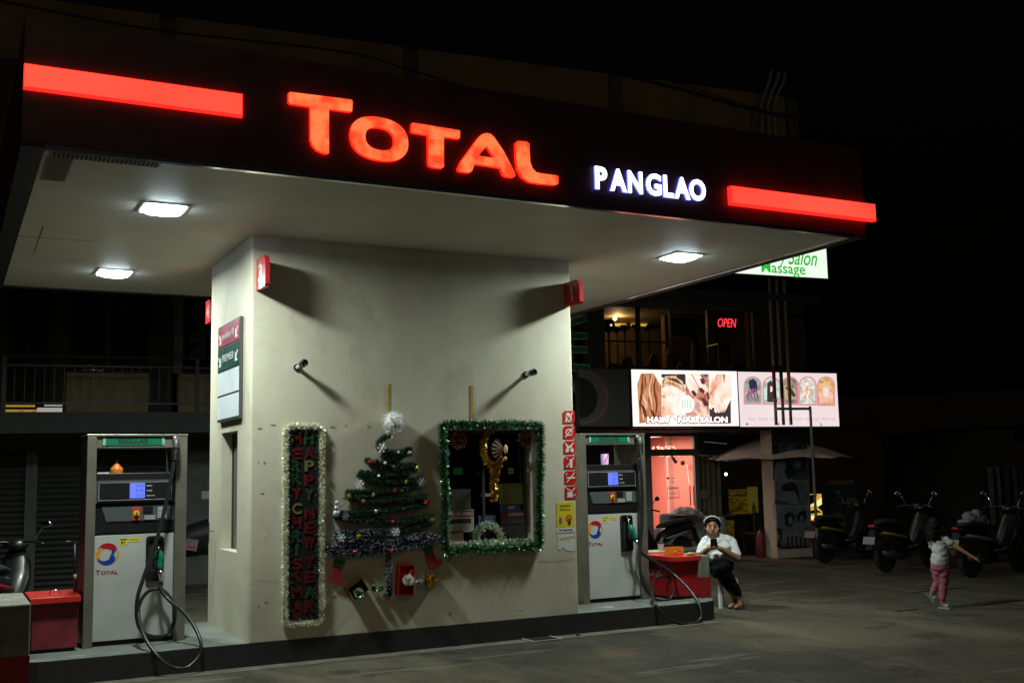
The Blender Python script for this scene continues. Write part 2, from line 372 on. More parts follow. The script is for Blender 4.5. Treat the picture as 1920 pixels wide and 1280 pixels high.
for k in range(24): x = -1.925+k*.030; g.box(x, x+.016, -2.155, -2.045, 3.989, 3.992)
g.build('soffit_vent', can)
g = mb(VG); g.box(-1.96, -1.78, -2.0, -1.36, 3.993, 3.998); g.m(SLOT)
for k in range(24): y = -1.98+k*.026; g.box(-1.945, -1.795, y, y+.005, 3.9915, 3.9925)
g.build('soffit_vent', can)
g = mb(SLOT)
g.quad((-1.985, .79, 3.9985), (-1.2, .805, 3.9985), (-1.2, .812, 3.9985), (-1.985, .806, 3.9985)); g.quad((-1.815, .3, 3.998), (-1.805, .3, 3.998), (-1.8, 1.6, 3.998), (-1.806, 1.6, 3.998))
g.build('soffit_crack', can)
SEAM = M('soffit_seam', (.38, .37, .32), .7); g = mb(SEAM); g.box(.6, .603, CY0+.06, -.01, 3.9978, 3.999); g.build('soffit_seam', can)
# red light bars and channel letters
REDF = mottled_emit('red_bar_face', (1.0, .058, .034), (1.0, .08, .046), 1.3, 1.2)
REDS = M('red_bar_side', (.3, .01, .01), .4, emit=(1, .012, .008), es=2.6)
ORF = mottled_emit('red_letter_face', (1.0, .055, .016), (1.0, .18, .055), 1.3, 9.)
ORS = M('red_letter_side', (.3, .01, .01), .4, emit=(1, .01, .004), es=2.4)
WHF = M('white_letter_face', (.8, .8, .8), .4, emit=(.95, .97, 1), es=3.2); WHS = M('white_letter_side', (.3, .3, .5), .4, emit=(.15, .18, 1), es=1.6)
FY = CY0
for x0, x1, z0, z1, t in ((-2.14, onY(456, 200, FY-.05).x, 4.383, 4.562, .032), (onY(1372, 370, FY-.06).x, onY(1642, 400, FY-.06).x, 4.16, 4.335, .06)):
    g = mb(REDS); g.box(x0, x1, FY-t, FY-.003, z0, z1); g.m(REDF); e = .004
    n_ = 24
    for k in range(n_): a, b = x0+e+(x1-x0-2*e)*k/n_, x0+e+(x1-x0-2*e)*(k+1)/n_; g.quad((a, FY-t-.003, z0+.016), (b, FY-t-.003, z0+.016), (b, FY-t-.003, z1-e), (a, FY-t-.003, z1-e))
    g.build('red_light_bar', can)
LY = FY-.04
def lp(pts, s=2.9766, ox=640, oy=0):
    return [(q.x, q.z) for q in (onY(ox+x/s, oy+y/s, LY) for x, y in pts)]
def superell(cx, cz, rx, rz, n=40, p=2.35, tilt=0.):
    out = []
    for k in range(n):
        a = 2*math.pi*k/n; c, s = math.cos(a), math.sin(a); x = rx*abs(c)**(2/p)*(1 if c > 0 else -1); z = rz*abs(s)**(2/p)*(1 if s > 0 else -1)
        out.append((cx+x, cz+z+tilt*x))
    return out
T1 = lp([(541.5, 174), (544, 172.5), (640, 184.5), (659, 187), (661.5, 190), (660.5, 208.5), (657, 209.5), (617, 204.5), (617, 287), (614, 288.5), (604, 286), (594, 281), (586, 272), (582.5, 262), (582, 200), (545, 194.5), (541.5, 191)], 1, 0)
T2 = lp([(395, 687), (400, 685), (658, 727), (664, 733), (662, 772), (655, 775), (573, 763), (573, 932), (560, 940), (510, 933), (490, 922), (487, 900), (486, 754), (398, 739), (392, 732)])
AA = lp([(653, 938), (670, 900), (765, 770), (785, 750), (812, 742), (835, 748), (855, 768), (905, 840), (970, 965), (972, 983), (960, 991), (920, 985), (905, 975), (890, 937), (745, 914), (730, 955), (715, 964), (665, 957), (655, 950)])
AH = lp([(812, 815), (860, 884), (766, 868)])
LL = lp([(975, 800), (985, 787), (1035, 790), (1050, 802), (1052, 860), (1055, 905), (1068, 940), (1090, 962), (1130, 970), (1205, 979), (1212, 988), (1212, 1025), (1200, 1032), (1110, 1026), (1050, 1015), (1010, 988), (985, 945), (977, 885)])
OO = superell(.445, 4.352, .243, .176, tilt=-.03); OH = superell(.447, 4.352, .122, .092, 30, tilt=-.03)
def channel(name, poly, holes, t, face, side, label):
    g = mb(side); g.prism(poly, (0, FY-.003, 0), X_, Z_, NY, t, holes)
    g.m(face); g.prism(poly, (0, FY-t-.005, 0), X_, Z_, NY, 0, holes)
    o = g.build(name, can); o['label'] = label; return o
channel('channel_letter', T1, None, .035, ORF, ORS, 'large red letter T at the start of the sign')
channel('channel_letter', OO, [OH], .035, ORF, ORS, 'red letter O')
channel('channel_letter', T2, None, .035, ORF, ORS, 'smaller red letter T')
channel('channel_letter', AA, [AH], .035, ORF, ORS, 'red letter A')
channel('channel_letter', LL, None, .035, ORF, ORS, 'red letter L')
xx = [2.455, 2.61, 2.80, 2.995, 3.185, 3.305, 3.475]; ww = [.125, .175, .155, .165, .11, .175, .185]
for ch, x, wd in zip('PANGLAO', xx, ww):
    g = mb(WHS); g.text(ch, (x, FY-.003, 4.16), X_, Z_, NY, .205, wd, t=.02, bold=.035)
    g.m(WHF); g.text(ch, (x, FY-.026, 4.16), X_, Z_, NY, .205, wd, t=0, bold=.035)
    g.build('channel_letter', can)['label'] = 'white lit letter ' + ch

# ------------------------------------------------------------------ canopy lamps
LF = M('lamp_frame_grey', (.4, .4, .38), .5)
LED = M('led_diffuser', (.9, .95, 1), .3, emit=(.72, .89, 1.), es=36)
first = None
LAMPS = ((-.95, -.79, 4, 'square LED canopy lamp at the left front of the soffit'), (-.93, 2.37, 4, 'square LED canopy lamp at the left rear of the soffit'),
         (4.485, -.73, 4, 'square LED canopy lamp right of the kiosk near the front'), (4.485, 2.37, 4, 'square LED canopy lamp at the right rear behind the kiosk'))
for x, y, z, lb in LAMPS:
    t = thing('canopy_lamp', lb, 'ceiling lamp', (x, y, 3.998), 0, 'square lamps in the canopy soffit')
    g = mb(LF); g.box(-.19, .19, -.19, -.17, -.01, 0); g.box(-.19, .19, .17, .19, -.01, 0); g.box(-.19, -.17, -.17, .17, -.01, 0); g.box(.17, .19, -.17, .17, -.01, 0)
    g.build('lamp_frame', t)
    g = mb(LED); n_ = 8
    V = [[(-.165+.33*i/n_, -.165+.33*j/n_, -.014-.04*(1-(2*i/n_-1)**4)*(1-(2*j/n_-1)**4)) for i in range(n_+1)] for j in range(n_+1)]
    for j in range(n_):
        for i in range(n_): g.quad(V[j][i], V[j+1][i], V[j+1][i+1], V[j][i+1])
    g.build('lamp_diffuser', t, True)
    al = bpy.data.lights.new('canopy_lamp_light', 'AREA'); al.shape = 'SQUARE'; al.size = .33; al.energy = 108; al.color = (.88, 1., .90); al.spread = R_(175)
    ao = bpy.data.objects.new('canopy_lamp_light', al); COL.objects.link(ao); ao.parent = t; ao.location = (0, 0, -.062)
# ------------------------------------------------------------------ signs on the kiosk
def number_sign(digit, x0, x1, y, z0, z1, label, flip=False):
    """lit-red plastic number box standing out from the wall; x0..x1 its depth, front facing -x or along the wall"""
    t = thing('bay_number_sign', label, 'number sign', ((x0+x1)/2, y, z0), 0, 'red bay number signs at the top of the kiosk')
    return t
RBOX = M('red_sign_box', (.5, .02, .025), .3, coat=.3); RBOXE = M('red_sign_edge', (.62, .05, .05), .3); SILV = M('silver_digit', (.42, .4, .38), .35, .1)
def bay_sign(digit, cx, cy_, z0, h, wd, th, label, face):
    """flat upright box wd deep (out of the wall), th thick; digits on both broad sides. face 'x' broad sides look along x, 'y' along y"""
    t = thing('bay_number_sign', label, 'number sign', (cx, cy_, z0), 0, 'red bay number signs at the top of the kiosk')
    a = .09; pol = [(0, 0), (wd-.02, 0), (wd, .02), (wd, h-a), (wd-a*.1, h-a*.6), (wd-a*.35, h-a*.25), (wd-a*.65, h-a*.06), (wd-a, h), (0, h)]
    if face == 'y':      # broad side looks towards -y, box sticks out along +x or -x
        g = mb(RBOX); g.prism(pol, (0, th/2, 0), X_, Z_, NY, th); b = g.build('sign_box', t)
        g = mb(RBOXE); g.box(wd-.001, wd+.006, -th/2, th/2, a*.3, h-a); g.build('sign_edge', t)
        g = mb(SILV); g.text(digit, (wd*.5, -th/2, h*.2), X_, Z_, NY, h*.55, None, t=.004, bold=.02, align='C'); g.build('digit', t)
    else:                # broad sides look along x, box sticks out from the wall towards -y
        g = mb(RBOX); g.prism(pol, (-th/2, 0, 0), -Y_, Z_, X_, th); g.build('sign_box', t)
        for sx, U in ((-th/2, NY), (th/2, Y_)):
            g = mb(SILV); N_ = NX if sx < 0 else X_
            if digit == '1': g.prism([(-.015, 0), (.022, 0), (.022, h*.6), (-.01, h*.6), (-.045, h*.46), (-.045, h*.38), (-.015, h*.46)], (sx, -wd*.5, h*.18), U, Z_, N_, .004)
            else: g.text(digit, (sx, -wd*.5, h*.2), U, Z_, N_, h*.58, wd*.46, t=.004, bold=.03, align='C')
            g.build('digit', t)
    return t
bay_sign('3', .07, 0, 3.47, .30, .325, .045, 'red sign with a 3 standing out at the left corner of the kiosk front', 'x')
bay_sign('1', 3.46, 0, 3.49, .265, .325, .045, 'red sign with a 1 standing out at the right corner of the kiosk front', 'x')
t4 = bay_sign('4', .03, KD+.26, 3.41, .255, .24, .07, 'red sign cut off by the left rear edge of the kiosk', 'x')

# fuel grade board on the left side
fb = thing('fuel_grade_board', 'tall board of four fuel grade panels, pink, dark green and two blank', 'sign board', (0, .285, 2.28))
L_ = .94; H_ = .985
g = mb(STEELD); U = Y_
g.box(-.035, -.001, 0, L_, 0, H_); g.build('frame', fb)
PINK = M('pink_panel', (.62, .05, .17), .4, var=.5, scale=3, col2=(.5, .09, .16)); DGR = M('dark_green_panel', (.0, .09, .08), .4, var=.5, scale=3, col2=(.02, .1, .08)); PALE = M('pale_blue_panel', (.74, .79, .84), .45, var=.08, scale=3)
zs = [(.765, .965), (.52, .745), (.27, .50), (.025, .25)]
for (a, b), mt, tx in zip(zs, (PINK, DGR, PALE, PALE), ('excellium 95', 'PREMIER', '', '')):
    g = mb(mt); g.box(-.040, -.035, .02, L_-.02, a, b)
    if tx:
        g.m(WHITE); mid = (a+b)/2 - .03
        g.text(tx, (-.040, L_/2, mid), NY, Z_, NX, .07, .5, t=.002, align='C', bold=.01)
        for s_, yy in ((1, L_-.12), (-1, .12)):     # arrows pointing down and outwards
            q = [(-.045, .05), (.02, -.02), (.02, .03), (.045, .03), (.045, -.06), (-.045, -.06), (-.045, -.035), (0, -.035), (-.065, .03)]
            if s_ < 0: q = [(-x_, z_) for x_, z_ in reversed(q)]
            g.prism([(x_, z_+.02) for x_, z_ in q], (-.040, yy, mid), NY, Z_, NX, .002)
    g.build('grade_panel', fb)

# pipe stubs
def stub(pxa, pya, pxb, pyb, label):
    a = onY(pxa, pya, 0); t = thing('pipe_stub', label, 'pipe stub', (a.x, 0, a.z), 0, 'pipe stubs with black ends')
    d = Vector((pxb, -.19, pyb)); mt = M('pale_pipe', (.55, .54, .48), .4)
    g = mb(BLACK); g.lathe([(.036, 0), (.036, .012), (.03, .014)], (0, 0, 0), NY, 14); g.build('wall_collar', t, 40)
    g = mb(mt); g.tube([(0, -.01, 0), d*.75], .020, 12); g.build('pipe', t, 40)
    g = mb(BLACK); g.tube([d*.62, d], .035, 14, caps=False); g.tube([d, d*.7], .030, 14, caps=False); g.ball(d*.7, .026, 8, 5); g.build('end_cap', t, 40)
stub(557, 689, 0.02, .03, 'pale pipe stub with black end on the left of the kiosk front')
stub(986, 702, 0.0, .01, 'pale pipe stub with black end on the right of the kiosk front')
YT = M('yellow_tape', (.5, .34, .04), .6, var=.4, scale=30)
for px, y0_, y1_, lb in ((728, 718, 772, 'yellow strip running down to the white tinsel ball'), (884, 722, 793, 'yellow strip above the tinsel framed window')):
    a, b = onY(px, y0_, 0), onY(px, y1_, 0); g = mb(YT); g.box(-.011, .011, -.008, -.001, b.z-a.z, 0)
    tag(g.build('yellow_strip', loc=(a.x, 0, a.z)), lb, 'strip', 'yellow strips on the kiosk front')

# safety stickers
STK = M('sticker_red', (.55, .015, .02), .35); STW = M('sticker_white', (.72, .72, .68), .4)
sq = [(-.075, -.07), (.045, -.07), (.075, -.04), (.075, .07), (-.045, .07), (-.075, .045)]
icons = [
  ('red sticker with a white jerrycan, top of the column of six', [[(-.04, -.05), (.035, -.05), (.035, .035), (.012, .035), (.005, .05), (-.02, .05), (-.04, .03)]], 'x'),
  ('red sticker with a struck out engine dial below the jerrycan sticker', [[*superell(0, 0, .045, .038, 16, 2), *superell(0, 0, .032, .026, 16, 2)[::-1]]], '/'),
  ('red sticker with a struck out motorcycle, third from the top', [superell(-.03, -.03, .022, .022, 12, 2), superell(.03, -.03, .022, .022, 12, 2), [(-.03, -.01), (.03, 0), (.02, .03), (-.01, .012), (-.05, .05), (-.055, .04)]], '/'),
  ('red sticker with a struck out phone, fourth from the top', [[(-.005, -.055), (.028, -.055), (.028, .035), (-.005, .035)], [(-.05, .03), (-.04, .05), (-.015, .055), (-.035, .04)]], '/'),
  ('red sticker with a struck out cigarette, fifth from the top', [[(-.045, -.012), (.055, -.012), (.055, .006), (-.045, .006)], [(-.05, .02), (-.04, .05), (-.045, .05), (-.058, .02)]], '/'),
  ('red sticker with a struck out hand wash, lowest of the six', [[(-.045, -.05), (.02, -.05), (.02, .0), (-.045, .01)], [(-.055, .04), (0, .01), (.005, .02), (-.05, .05)], [(.02, -.03), (.05, -.035), (.06, -.015), (.05, -.02)]], '/')]
for i, (lb, pols, sl_) in enumerate(icons):
    px, py = 1066+i*.85, 782+i*28.2; p = onY(px, py, 0)
    t = thing('safety_sticker', lb, 'sticker', (p.x, 0, p.z), 0, 'red safety stickers on the kiosk corner')
    g = mb(STK); g.prism(sq, (0, 0, 0), X_, Z_, NY, .004); g.build('plate', t)
    g = mb(STW)
    for pl_ in pols: g.prism(pl_, (0, -.004, 0), X_, Z_, NY, .002)
    g.prism([(-.055, -.05), (-.046, -.055), (.055, .05), (.046, .057)], (0, -.0065, 0), X_, Z_, NY, .001)
    if sl_ == 'x': g.m(STK); g.prism([(-.03, -.04), (-.025, -.045), (.028, .025), (.023, .03)], (0, -.008, 0), X_, Z_, NY, .001); g.prism([(.028, -.045), (.03, -.038), (-.03, .03), (-.034, .024)], (0, -.0085, 0), X_, Z_, NY, .001); g.prism(superell(0, -.005, .012, .012, 10, 2), (0, -.0095, 0), X_, Z_, NY, .001)
    g.build('icon', t)
# delivery poster, no smoking strip, torn paper
p = onY(1043, 944, 0); q = onY(1077, 987, 0)
t = thing('delivery_poster', 'yellow and black delivery service poster low on the kiosk front', 'poster', (p.x, 0, q.z))
W_, Hh = .215, .265
g = mb(YELL); g.box(0, W_, -.003, 0, 0, Hh); g.build('sheet', t)
BK = M('black_ink', (.02, .02, .02), .6); GI = M('grey_ink', (.2, .2, .2), .6)
g = mb(BK); g.text('maxim', (W_/2, -.003, Hh-.052), X_, Z_, NY, .028, .125, t=.001, align='C', bold=.02); g.text('Delivery', (W_/2, -.003, Hh-.098), X_, Z_, NY, .034, .13, t=.001, align='C', bold=.01); g.build('lettering', t)
g = mb(REDL); g.prism(superell(.15, .09, .04, .04, 20, 2), (0, -.003, 0), X_, Z_, NY, .0012); g.m(M('orange_ink', (.7, .3, .03), .5)); g.prism(superell(.152, .085, .028, .03, 16, 2), (0, -.0042, 0), X_, Z_, NY, .001); g.m(BK); g.prism([(.135, .03), (.17, .03), (.16, .1), (.145, .09)], (0, -.0055, 0), X_, Z_, NY, .001); g.build('printed_picture', t); g = mb(GI)
for k in range(5): g.box(.03, .062, -.0045, -.003, .04+k*.014, .049+k*.014)
g.build('printed_lines', t)
t = thing('no_smoking_strip', 'narrow white notice reading NO SMOKING under the yellow poster', 'notice', (p.x, 0, q.z-.055))
g = mb(WHITE); g.box(-.005, W_+.005, -.0025, 0, 0, .052); g.build('sheet', t); g = mb(BK); g.text('NO SMOKING', (W_/2, -.0025, .014), X_, Z_, NY, .022, .17, t=.001, align='C', bold=.02); g.build('lettering', t)
g = mb(SC3); g.prism([(0, 0), (.04, -.01), (.06, .02), (.11, -.02), (.16, -.03), (.21, -.025), (.215, .08), (.15, .09), (.14, .06), (.1, .08), (.05, .075), (.02, .1), (.21, .13), (.2, .15), (0, .15), (.012, .08)], (0, 0, 0), X_, Z_, NY, .002)
tag(g.build('torn_paper', loc=(p.x, 0, q.z-.225)), 'torn scrap of white paper under the NO SMOKING notice', 'paper')
g = mb(M('rust', (.12, .07, .03), .7, .3)); g.tube([(0, 0, 0), (-.07, -.0, 0.0)], .004, 6); g.tube([(-.055, 0, .09), (-.055, 0, -.12)], .004, 6); g.tube([(-.055, 0, .0), (-.055, .04, -.16)], .003, 6)
tag(g.build('wall_tap_rod', loc=(0, 1.45, 1.17)), 'thin rusty wire cross sticking out of the left kiosk side', 'rod')

# ------------------------------------------------------------------ tinsel
def tins(name, base, rough=.28, metal=.85, emit=None):
    return M(name, base, rough, metal, emit=emit, es=.0)
TG = [tins('tinsel_green', (.02, .24, .06), .36), tins('tinsel_green_dark', (.01, .08, .025), .45), tins('tinsel_green_white', (.75, .88, .75), .3, 1.)]
TGF = [M('tinsel_fir', (.012, .06, .02), .6), M('tinsel_fir_dark', (.008, .035, .014), .6), M('tinsel_fir_light', (.03, .11, .04), .45, .3)]
def foil_white(name, col):
    m = bpy.data.materials.new(name); m.use_nodes = True; MAT[name] = m; n, l = m.node_tree.nodes, m.node_tree.links; b = n['Principled BSDF']
    b.inputs['Base Color'].default_value = (*col, 1); b.inputs['Roughness'].default_value = .25; tr_ = n.new('ShaderNodeBsdfTranslucent'); tr_.inputs[0].default_value = (*col, 1); mx = n.new('ShaderNodeMixShader'); mx.inputs[0].default_value = .5
    l.new(b.outputs[0], mx.inputs[1]); l.new(tr_.outputs[0], mx.inputs[2]); l.new(mx.outputs[0], n['Material Output'].inputs[0]); return m
TW = [foil_white('tinsel_white', (.97, .98, .95)), tins('tinsel_silver', (.92, .94, .9), .34, 1.), foil_white('tinsel_cream', (.9, .88, .55))]
TS = [tins('tinsel_blue_grey', (.06, .08, .11), .35), foil_white('tinsel_frost', (.82, .88, .97)), tins('tinsel_navy', (.03, .04, .07), .4)]
TGO = [tins('tinsel_gold', (.75, .42, .05), .34, 1.), tins('tinsel_gold_bright', (.95, .75, .3), .3, 1.), tins('tinsel_brass', (.35, .19, .03), .3)]
TR = [tins('tinsel_red', (.6, .04, .05), .35), tins('tinsel_pink', (.75, .2, .3), .33), tins('tinsel_gold2', (.7, .45, .12), .33)]
def tinsel(g, path, rad, dens, mats, wts, sw=.0035, yflat=.8, closed=False, jit=1., floor_y=0.):
    """cut foil strands standing off a cord: thousands of narrow leaves"""
    path = [Vector(p) for p in path]
    if closed: path = path + [path[0]]
    for i in range(len(path)-1):
        a, b = path[i], path[i+1]; L = (b-a).length; n_ = max(1, int(L*dens)); t = (b-a).normalized()
        for k in range(n_):
            c = a.lerp(b, random.random()); r1 = random.gauss(0, 1); d = Vector((random.gauss(0, 1), random.gauss(0, 1)*yflat, random.gauss(0, 1))); d -= t*d.dot(t)*.6
            if d.length < .1: continue
            d.normalize(); ln = rad*random.uniform(.6, 1.25)*jit
            e = c + d*ln
            if floor_y is not None and e.y > floor_y-.003: e.y = floor_y-.003
            sd = d.cross(Vector((random.gauss(0, 1), random.gauss(0, 1), random.gauss(0, 1)))).normalized()*sw*random.uniform(.6, 1.3)
            s0 = c + d*ln*.15
            g.m(random.choices(mats, wts)[0]); g.add([s0-sd, s0+sd, e+sd*.6, e-sd*.6], [(0, 1, 2, 3)])
def wallpt(px, py, y=-.04): p = onY(px, py, 0); return Vector((p.x, y, p.z))
def tin_ball(g, c, r, n_, mats, wts, sw=.003):
    for _ in range(n_):
        d = Vector((random.gauss(0, 1), random.gauss(0, 1), random.gauss(0, 1))).normalized(); ln = r*random.uniform(.55, 1.1); e = c+d*ln
        if e.y > -.004: e.y = -.004
        sd = d.orthogonal().normalized(); sd.rotate(Matrix.Rotation(random.random()*6.3, 3, d)); sd *= sw; s0 = c+d*ln*.3
        g.m(random.choices(mats, wts)[0]); g.add([s0-sd, s0+sd, e+sd*.5, e-sd*.5], [(0, 1, 2, 3)])

# greeting banner
BX0, BX1, BZ0, BZ1 = .365, .648, .375, 2.165
ban = thing('greeting_banner', 'tall black board spelling Merry Christmas Happy New Year edged with white tinsel', 'banner', (0, 0, 0))
g = mb(M('banner_black', (.012, .012, .014), .45)); g.box(BX0, BX1, -.02, -.002, BZ0, BZ1); g.build('board', ban)
g = mb(BK); tinsel(g, rr3 := [Vector((x_, -.03, z_)) for x_, z_ in ((BX0+.012, BZ0+.02), (BX0+.012, BZ1-.02), (BX1-.012, BZ1-.02), (BX1-.012, BZ0+.02))], .03, 350, [TGF[1], BK], [1, 1], closed=True); g.build('dark_fringe', ban)
g = mb(M('pompom_white', (.95, .96, .95), .6))
loop = []
for k, (x_, z_) in enumerate(rr(BX0-.032, BX1+.038, BZ0-.025, BZ1+.02, .05, 3)): loop.append(Vector((x_, -.028, z_)))
g.m(TW[2]); g.tube(loop+[loop[0]], .013, 7); tinsel(g, loop, .034, 3000, TW, [5, 3, 4], .003, .7, True); g.build('tinsel_border', ban)
RT = M('letter_red', (.19, .008, .01), .45, .3, var=.6, scale=60); GT = M('letter_green', (.014, .09, .03), .45, .3, var=.6, scale=60); RIM = M('letter_rim', (.2, .05, .04), .4, .5); RIMG = M('letter_rim_green', (.1, .22, .1), .4, .5); GO = M('letter_gold', (.3, .25, .08), .4, .5)
left = [('M', 823, 'r'), ('E', 851, 'r'), ('R', 874, 'g'), ('R', 898, 'g'), ('Y', 926, 'r'), ('C', 953, 'o'), ('H', 979, 'r'), ('R', 1005, 'g'), ('I', 1030, 'g'), ('S', 1056, 'r'), ('T', 1082, 'r'), ('M', 1109, 'r'), ('A', 1136, 'r'), ('S', 1158, 'r')]
right = [('H', 822, 'g'), ('A', 849, 'r'), ('P', 873, 'o'), ('P', 900, 'r'), ('Y', 927, 'g'), ('N', 962, 'r'), ('E', 989, 'r'), ('W', 1016, 'r'), ('Y', 1053, 'r'), ('E', 1081, 'r'), ('A', 1109, 'g'), ('R', 1135, 'r')]
for lst, px0, px1 in ((left, 554.5, 556), (right, 578.5, 580)):
    for ch, py, c in lst:
        p = onY(px0+(px1-px0)*(py-800)/360, py, 0); hh = .108; ww_ = .1 if ch not in 'I' else .03
        A = {'r': (RT, RIM), 'g': (GT, RIMG), 'o': (GO, RIMG)}[c]
        tilt = random.uniform(-.05, .05) + (.6 if ch == 'T' else 0)
        U, V = Vector((math.cos(tilt), 0, math.sin(tilt))), Vector((-math.sin(tilt), 0, math.cos(tilt)))
        g = mb(A[1]); g.text(ch, Vector((p.x, -.022, p.z))-V*hh*.5, U, V, NY, hh, ww_, t=.004, bold=.045, align='C')
        g.m(A[0]); g.text(ch, Vector((p.x, -.0275, p.z))-V*hh*.47, U, V, NY, hh*.94, ww_*.92, t=.002, bold=.02, align='C')
        g.build('letter', ban)
# Christmas tree of tinsel
tree = thing('tinsel_tree', 'zigzag Christmas tree of dark green and frosted tinsel fixed to the kiosk wall', 'christmas tree')
def strand(nm, pts, rad, dens, mats, wts, sw=.003):
    g = MB(); P = smoothpath([wallpt(*p) for p in pts], 4)
    g.m(mats[2] if mats is TS else mats[1]); g.tube(P, rad*.5, 8); tinsel(g, P, rad, dens*2.3, mats, wts, sw*1.1); return g.build(nm, tree)
GD, GW = 1500, [3, 4, 2]
for pts in ([(736, 810), (722, 818), (711, 826), (706, 836)], [(706, 838), (722, 848), (745, 848), (768, 842)], [(768, 848), (740, 856), (712, 858)],
            [(682, 862), (705, 868), (745, 873), (779, 872)], [(779, 878), (745, 888), (700, 888), (670, 886)], [(668, 890), (695, 898), (740, 902), (790, 898)],
            [(789, 905), (755, 914), (700, 921), (646, 924)], [(645, 930), (690, 938), (750, 935), (798, 931)], [(800, 942), (755, 952), (698, 957), (655, 961), (624, 965)],
            [(624, 968), (666, 974), (731, 976), (810, 969)], [(810, 976), (780, 986), (748, 996)]):
    strand('green_garland', pts, .036, GD, TGF, GW)
for pts in ([(736, 996), (690, 997), (655, 999), (626, 1000)], [(625, 1006), (660, 1012), (700, 1016), (735, 1015), (764, 1008), (790, 1002), (819, 1006)], [(820, 1009), (780, 1020), (731, 1030), (690, 1036), (650, 1036), (610, 1033)], [(608, 1028), (650, 1026), (700, 1028), (740, 1024)]):
    strand('frosted_garland', pts, .038, 1900, TS, [5, 4, 5], .003)
strand('trunk', [(727, 1040), (726, 1080), (726, 1117)], .033, 1900, TS, [5, 4, 5])
g = mb(M('pompom_white', (.95, .96, .95), .6)); g.ball(wallpt(729.5, 792, -.11), (.088, .088, .088), 20, 14)
g.v = [v+Vector((noise.noise(v*60), noise.noise(v*60+Vector((9, 0, 0))), noise.noise(v*60+Vector((0, 9, 0)))))*.012 for v in g.v]; tin_ball(g, wallpt(729.5, 792, -.11), .118, 2200, TW, [8, 3, 0], .003); tin_ball(g, wallpt(728, 808, -.08), .06, 500, TW, [8, 3, 0], .003)
tag(g.build('tinsel_ball'), 'fluffy white tinsel ball topping the tinsel tree', 'tinsel ball')
# ornaments
def bauble(px, py, r, col, label, metal=.8, nm='bauble'):
    r *= .8; c = wallpt(px, py, -.075); mt = M('bauble_'+str(col), col, .15, metal)
    g = mb(mt); g.ball((0, 0, 0), r, 12, 8); g.lathe([(r*.28, r*.9), (r*.28, r*1.15)], (0, 0, 0), (0, 0, 1), 8)
    tag(g.build(nm, smooth=True, loc=c), label, 'ornament', 'ornaments on the tinsel tree')
def star(px, py, r, col, label, n_=5, y=-.085, nm='star_ornament', inner=.42, metal=.7):
    r *= .8; c = wallpt(px, py, y+.01); mt = M('star_'+str(col), col, .25, metal); pol = [((r if k % 2 == 0 else r*inner)*math.sin(math.pi*k/n_), (r if k % 2 == 0 else r*inner)*math.cos(math.pi*k/n_)) for k in range(2*n_)]
    g = mb(mt); vs = [(u, 0, v) for u, v in pol] + [(0, -r*.35, 0), (0, .01, 0)]; k2 = 2*n_
    g.add(vs, [(i, (i+1) % k2, k2) for i in range(k2)] + [((i+1) % k2, i, k2+1) for i in range(k2)])
    tag(g.build(nm, loc=c), label, 'ornament', 'ornaments on the tinsel tree')
def flake(px, py, r, col, label):
    r *= .8; col = tuple(q*.85 for q in col); c = wallpt(px, py, -.09); g = mb(M('flake_'+str(col), col, .35, .1))
    for k in range(3):
        a = math.pi*k/3; d = Vector((math.cos(a), 0, math.sin(a))); e = Vector((-math.sin(a), 0, math.cos(a)))
        g.tube([-d*r, d*r], .0035, 5)
        for s_ in (-1, 1):
            for q in (.55, .8): g.tube([d*r*q*s_, d*r*(q+.2)*s_+e*r*.25], .003, 5); g.tube([d*r*q*s_, d*r*(q+.2)*s_-e*r*.25], .003, 5)
    tag(g.build('snowflake_ornament', loc=c), label, 'ornament', 'ornaments on the tinsel tree')
SV, GDc, RD_, BL = (.6, .6, .59), (.75, .55, .06), (.6, .03, .04), (.1, .12, .45)
flake(710, 840, .058, (.8, .8, .78), 'white snowflake at the left end of the topmost garland turn')
flake(668, 907, .056, (.82, .82, .8), 'white snowflake hanging off the left side of the tree')
flake(784, 903, .05, (.25, .27, .28), 'dull grey snowflake at the right end of the fourth garland')
flake(642, 967, .045, (.2, .22, .23), 'dull grey snowflake at the left end of the lowest green garland')
flake(736, 996, .052, (.8, .8, .76), 'white snowflake where the green and frosted garlands meet')
flake(634, 1007, .05, (.78, .78, .75), 'white snowflake at the left end of the frosted garland')
bauble(742, 848, .017, (.7, .66, .6), 'small pearl bauble left of the silver one on the top garland', .1); bauble(762, 849, .027, SV, 'silver bauble at the right end of the top garland')
bauble(717, 868, .02, (.71, .66, .6), 'pearl bauble in the middle of the second garland', .1); bauble(733, 875, .022, BL, 'blue bauble under the second garland')
bauble(705, 892, .018, (.72, .66, .58), 'pearl bauble on the third garland', .1); bauble(700, 958, .026, (.76, .76, .75), 'silver bauble left of the small blue one')
bauble(752, 953, .022, (.12, .12, .4), 'small blue bauble right of the silver one'); bauble(732, 977, .024, (.7, .03, .2), 'magenta bauble on the lowest green garland')
bauble(659, 1034, .024, (.5, .05, .08), 'dark red bauble on the lowest frosted garland'); bauble(729, 1031, .028, (.65, .13, .03), 'orange red bauble above the tinsel trunk')
star(777, 876, .035, (.8, .75, .05), 'yellow bell shaped ornament at the right of the second garland', 3); star(756, 903, .036, (.5, .36, .03), 'yellow star on the fourth garland')
star(736, 919, .034, (.5, .05, .02), 'red ribbon star in the middle of the tree'); star(794, 941, .048, (.5, .02, .02), 'bright red star at the right end of the fifth garland', 6)
star(649, 930, .05, (.3, .22, .02), 'gold tinsel star at the left end of the fifth garland', 8, inner=.55); star(676, 939, .03, (.3, .26, .03), 'gold square ornament on the fifth garland', 4, inner=.75)
